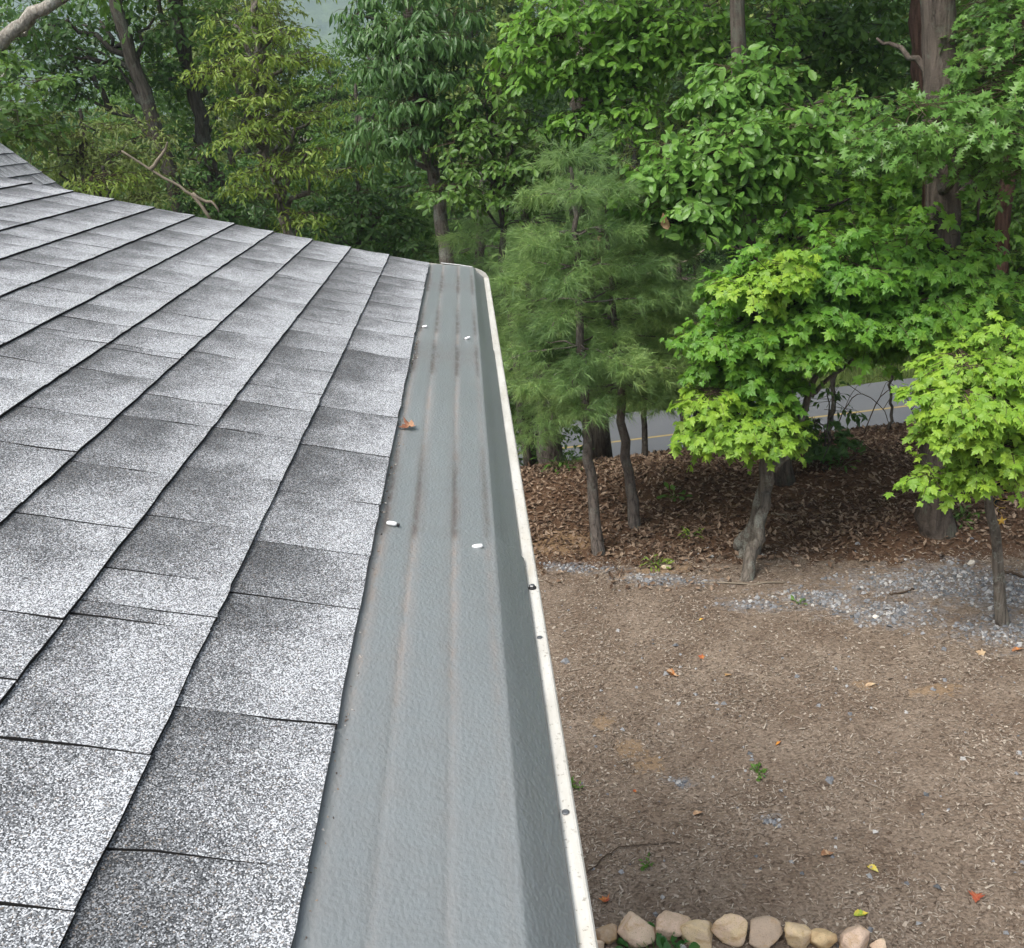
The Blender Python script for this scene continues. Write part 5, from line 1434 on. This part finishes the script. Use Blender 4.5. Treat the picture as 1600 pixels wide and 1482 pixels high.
# ------------------------------------------------------------------ stone border
def rock(label, px, py, w, h, col, col2, seed, squash=.7):
    r = np.random.default_rng(900 + seed)
    c = gnd(px, py + h * .30); s = (project(c)[2]) / FPX
    a, b_ = w * s * .64, h * s * .54
    import bmesh
    bm = bmesh.new(); bmesh.ops.create_icosphere(bm, subdivisions=4, radius=1.0)
    planes = [(norm(r.normal(size=3)), r.uniform(.5, .86)) for _ in range(15)]
    ph = r.uniform(0, 6, 6)
    for v in bm.verts:
        d = np.array(v.co)
        rad = 1.0
        for n_, k in planes:
            dn = d @ n_
            if dn > 1e-3: rad = min(rad, k / dn)
        rad *= 1 + .02 * math.sin(7 * d[0] + ph[0]) * math.sin(6 * d[1] + ph[1]) + .012 * math.sin(15 * d[2] + ph[2] + 4 * d[0]) + .02 * math.sin(22 * d[0] + ph[3]) * math.sin(19 * d[1] + 17 * d[2] + ph[4]) + r.normal(0, .006)
        v.co = Vector((d[0] * rad * a, d[1] * rad * max(a * .8, b_), d[2] * rad * b_ * 1.05))
    me = bpy.data.meshes.new('border_stone'); bm.to_mesh(me); bm.free()
    for p in me.polygons: p.use_smooth = True
    t = NT('sandstone')
    p = t.obj()
    n1 = t.noise(p, 14.0, 5.0, .65); n2_ = t.noise(t.scaled(p, (1, 1, 4)), 9.0, 4.0, .6); n3 = t.noise(p, 150.0, 3.0, .6)
    cc = t.mix(t.ramp(n1, [(.35, 0.0), (.65, 1.0)]), col, col2)
    cc = t.mix(t.ramp(n2_, [(.52, 0.0), (.64, .55)]), cc, (.42, .25, .10))
    cc = t.mix(t.ramp(n3, [(.30, .5), (.45, 0.0)]), cc, (.20, .14, .09))
    me.materials.append(t.done(t.princ(cc, .85, .2, t.bump(t.math('ADD', n1, t.math('MULTIPLY', n3, .3)), .5, .012))))
    o = bpy.data.objects.new('border_stone', me); COL.objects.link(o)
    o.location = (c[0], c[1], float(gz(c[0], c[1])) + b_ * .42)
    o.rotation_euler = (r.normal(0, .12), r.normal(0, .12), r.normal(0, .35))
    tag(o, label, 'stone', 'stones edging the planting bed')
PK, BU, YL, BR = (.68, .50, .37), (.63, .48, .33), (.66, .50, .29), (.48, .36, .26)
for i, (lb, px, py, w, h, c1_, c2_) in enumerate([
    ('rusty brown angular stone closest to the gutter', 950, 1458, 36, 38, BR, (.40, .27, .15)),
    ('wide pinkish stone behind the dark green plant', 997, 1447, 66, 40, PK, BU),
    ('flat-topped pink-buff stone right of the wide pinkish stone', 1050, 1444, 54, 38, PK, (.52, .38, .26)),
    ('yellow rounded stone with a cracked face', 1092, 1450, 56, 44, YL, BU),
    ('buff block stone with an ochre lower face', 1141, 1449, 50, 44, PK, YL),
    ('grey-brown stone, the darkest of the row', 1194, 1454, 57, 38, BR, (.40, .31, .23)),
    ('tall yellowish stone narrowing at its foot', 1248, 1457, 46, 50, YL, BU),
    ('small yellow-brown stone wedged between two larger ones', 1286, 1466, 40, 38, YL, (.44, .30, .16)),
    ('large pink slab-like stone towards the right end', 1333, 1466, 62, 44, PK, (.54, .40, .30)),
    ('small pale stone at the right end of the row', 1374, 1476, 24, 24, PK, BU),
    ('tiny pink stone tucked against the gutter lip', 936, 1476, 18, 22, PK, BU)]):
    rock(lb, px, py, w, h, c1_, c2_, i)
rock('pale round stone lying in the leaves left of the small maple', 1517, 880, 12, 12, (.45, .42, .36), (.5, .46, .4), 40)
rock('pale flat stone on the gravel near the pines', 1040, 886, 16, 9, (.45, .36, .26), (.5, .42, .3), 41)
rock('white stone on the grey gravel', 1367, 962, 10, 8, (.6, .58, .53), (.66, .62, .56), 42)

# ------------------------------------------------------------------ hanging wind spinner
Yw = 6.42
top = at(1564, 735, Yw); org = at(1564, 815, Yw)
sp = empty('wind_spinner', org)
tag(sp, 'dark and gold spiral wind spinner with a star hanging from the small maple', 'wind spinner')
M['gold'] = plain('gold_metal', (.85, .55, .10), .3, .6, .7)
M['spin_dark'] = plain('dark_glass_metal', (.03, .04, .045), .25, .6, .5)
mb = MB(); mb.tube([at(1560, 700, Yw) - org, at(1564, 742, Yw) - org], .0012, 5); mb.build('cord', M['screw_gasket'], sp)
z0 = at(1566, 742, Yw)[2]; z1 = at(1566, 800, Yw)[2]
n = 46; tt = np.linspace(0, 1, n)
cx = at(1565, 770, Yw)
rr = .055 * np.sin(tt * math.pi) ** .7 + .006
ang = tt * 2 * math.pi * 4.5
pth = np.stack([cx[0] + rr * np.cos(ang), cx[1] + rr * np.sin(ang), z0 + (z1 - z0) * tt], -1)
for k, (nm, mt, w) in enumerate((('spiral', 'spin_dark', .011), ('gold_edge', 'gold', .0022))):
    mb = MB()
    if k == 0:
        inn = pth.copy(); inn[:, :2] = cx[:2] + (pth[:, :2] - cx[:2]) * .72; inn[:, 2] -= w
        Vv = np.concatenate([pth, inn, pth + [0, 0, .0012], inn + [0, 0, .0012]])
        mb.add(Vv, [(i, i + 1, n + i + 1, n + i) for i in range(n - 1)] + [(2 * n + i, 3 * n + i, 3 * n + i + 1, 2 * n + i + 1) for i in range(n - 1)])
    else:
        mb.tube(pth, w, 5)
    mb.v = [v - org for v in mb.v]
    mb.build(nm, M[mt], sp)
mb = MB(); mb.tube([np.array([cx[0], cx[1], z1]) - org, at(1566, 806, Yw) - org], .001, 5)
mb.build('drop_wire', M['gold'], sp)
mb = MB()
c_ = at(1565, 814, Yw) - org
pts = [(math.sin(i * math.pi / 5) * (.042 if i % 2 == 0 else .016), 0, math.cos(i * math.pi / 5) * (.042 if i % 2 == 0 else .016)) for i in range(10)]
V = [c_ + np.array([0, -.006, 0]), c_ + np.array([0, .006, 0])] + [c_ + np.array(p) for p in pts]
mb.add(V, [(0, 2 + (i + 1) % 10, 2 + i) for i in range(10)] + [(1, 2 + i, 2 + (i + 1) % 10) for i in range(10)])
mb.build('star', M['gold'], sp)

# ------------------------------------------------------------------ the air
t = NT('thin_haze')
t.mat.node_tree.nodes.remove(t.out); t.out = t.n('OutputMaterial')
pv = t.n('VolumePrincipled'); pv.inputs['Color'].default_value = (.72, .86, 1.0, 1); pv.inputs['Density'].default_value = .0009; pv.inputs['Anisotropy'].default_value = .2
t.l(pv.outputs[0], t.out.inputs['Volume'])
mb = MB(); mb.box((-1600, -1500, -14), (1600, 1600, 430))
hz = mb.build('haze', t.mat); tag(hz, 'thin blue haze in the air before the ridge', 'haze', kind='stuff')
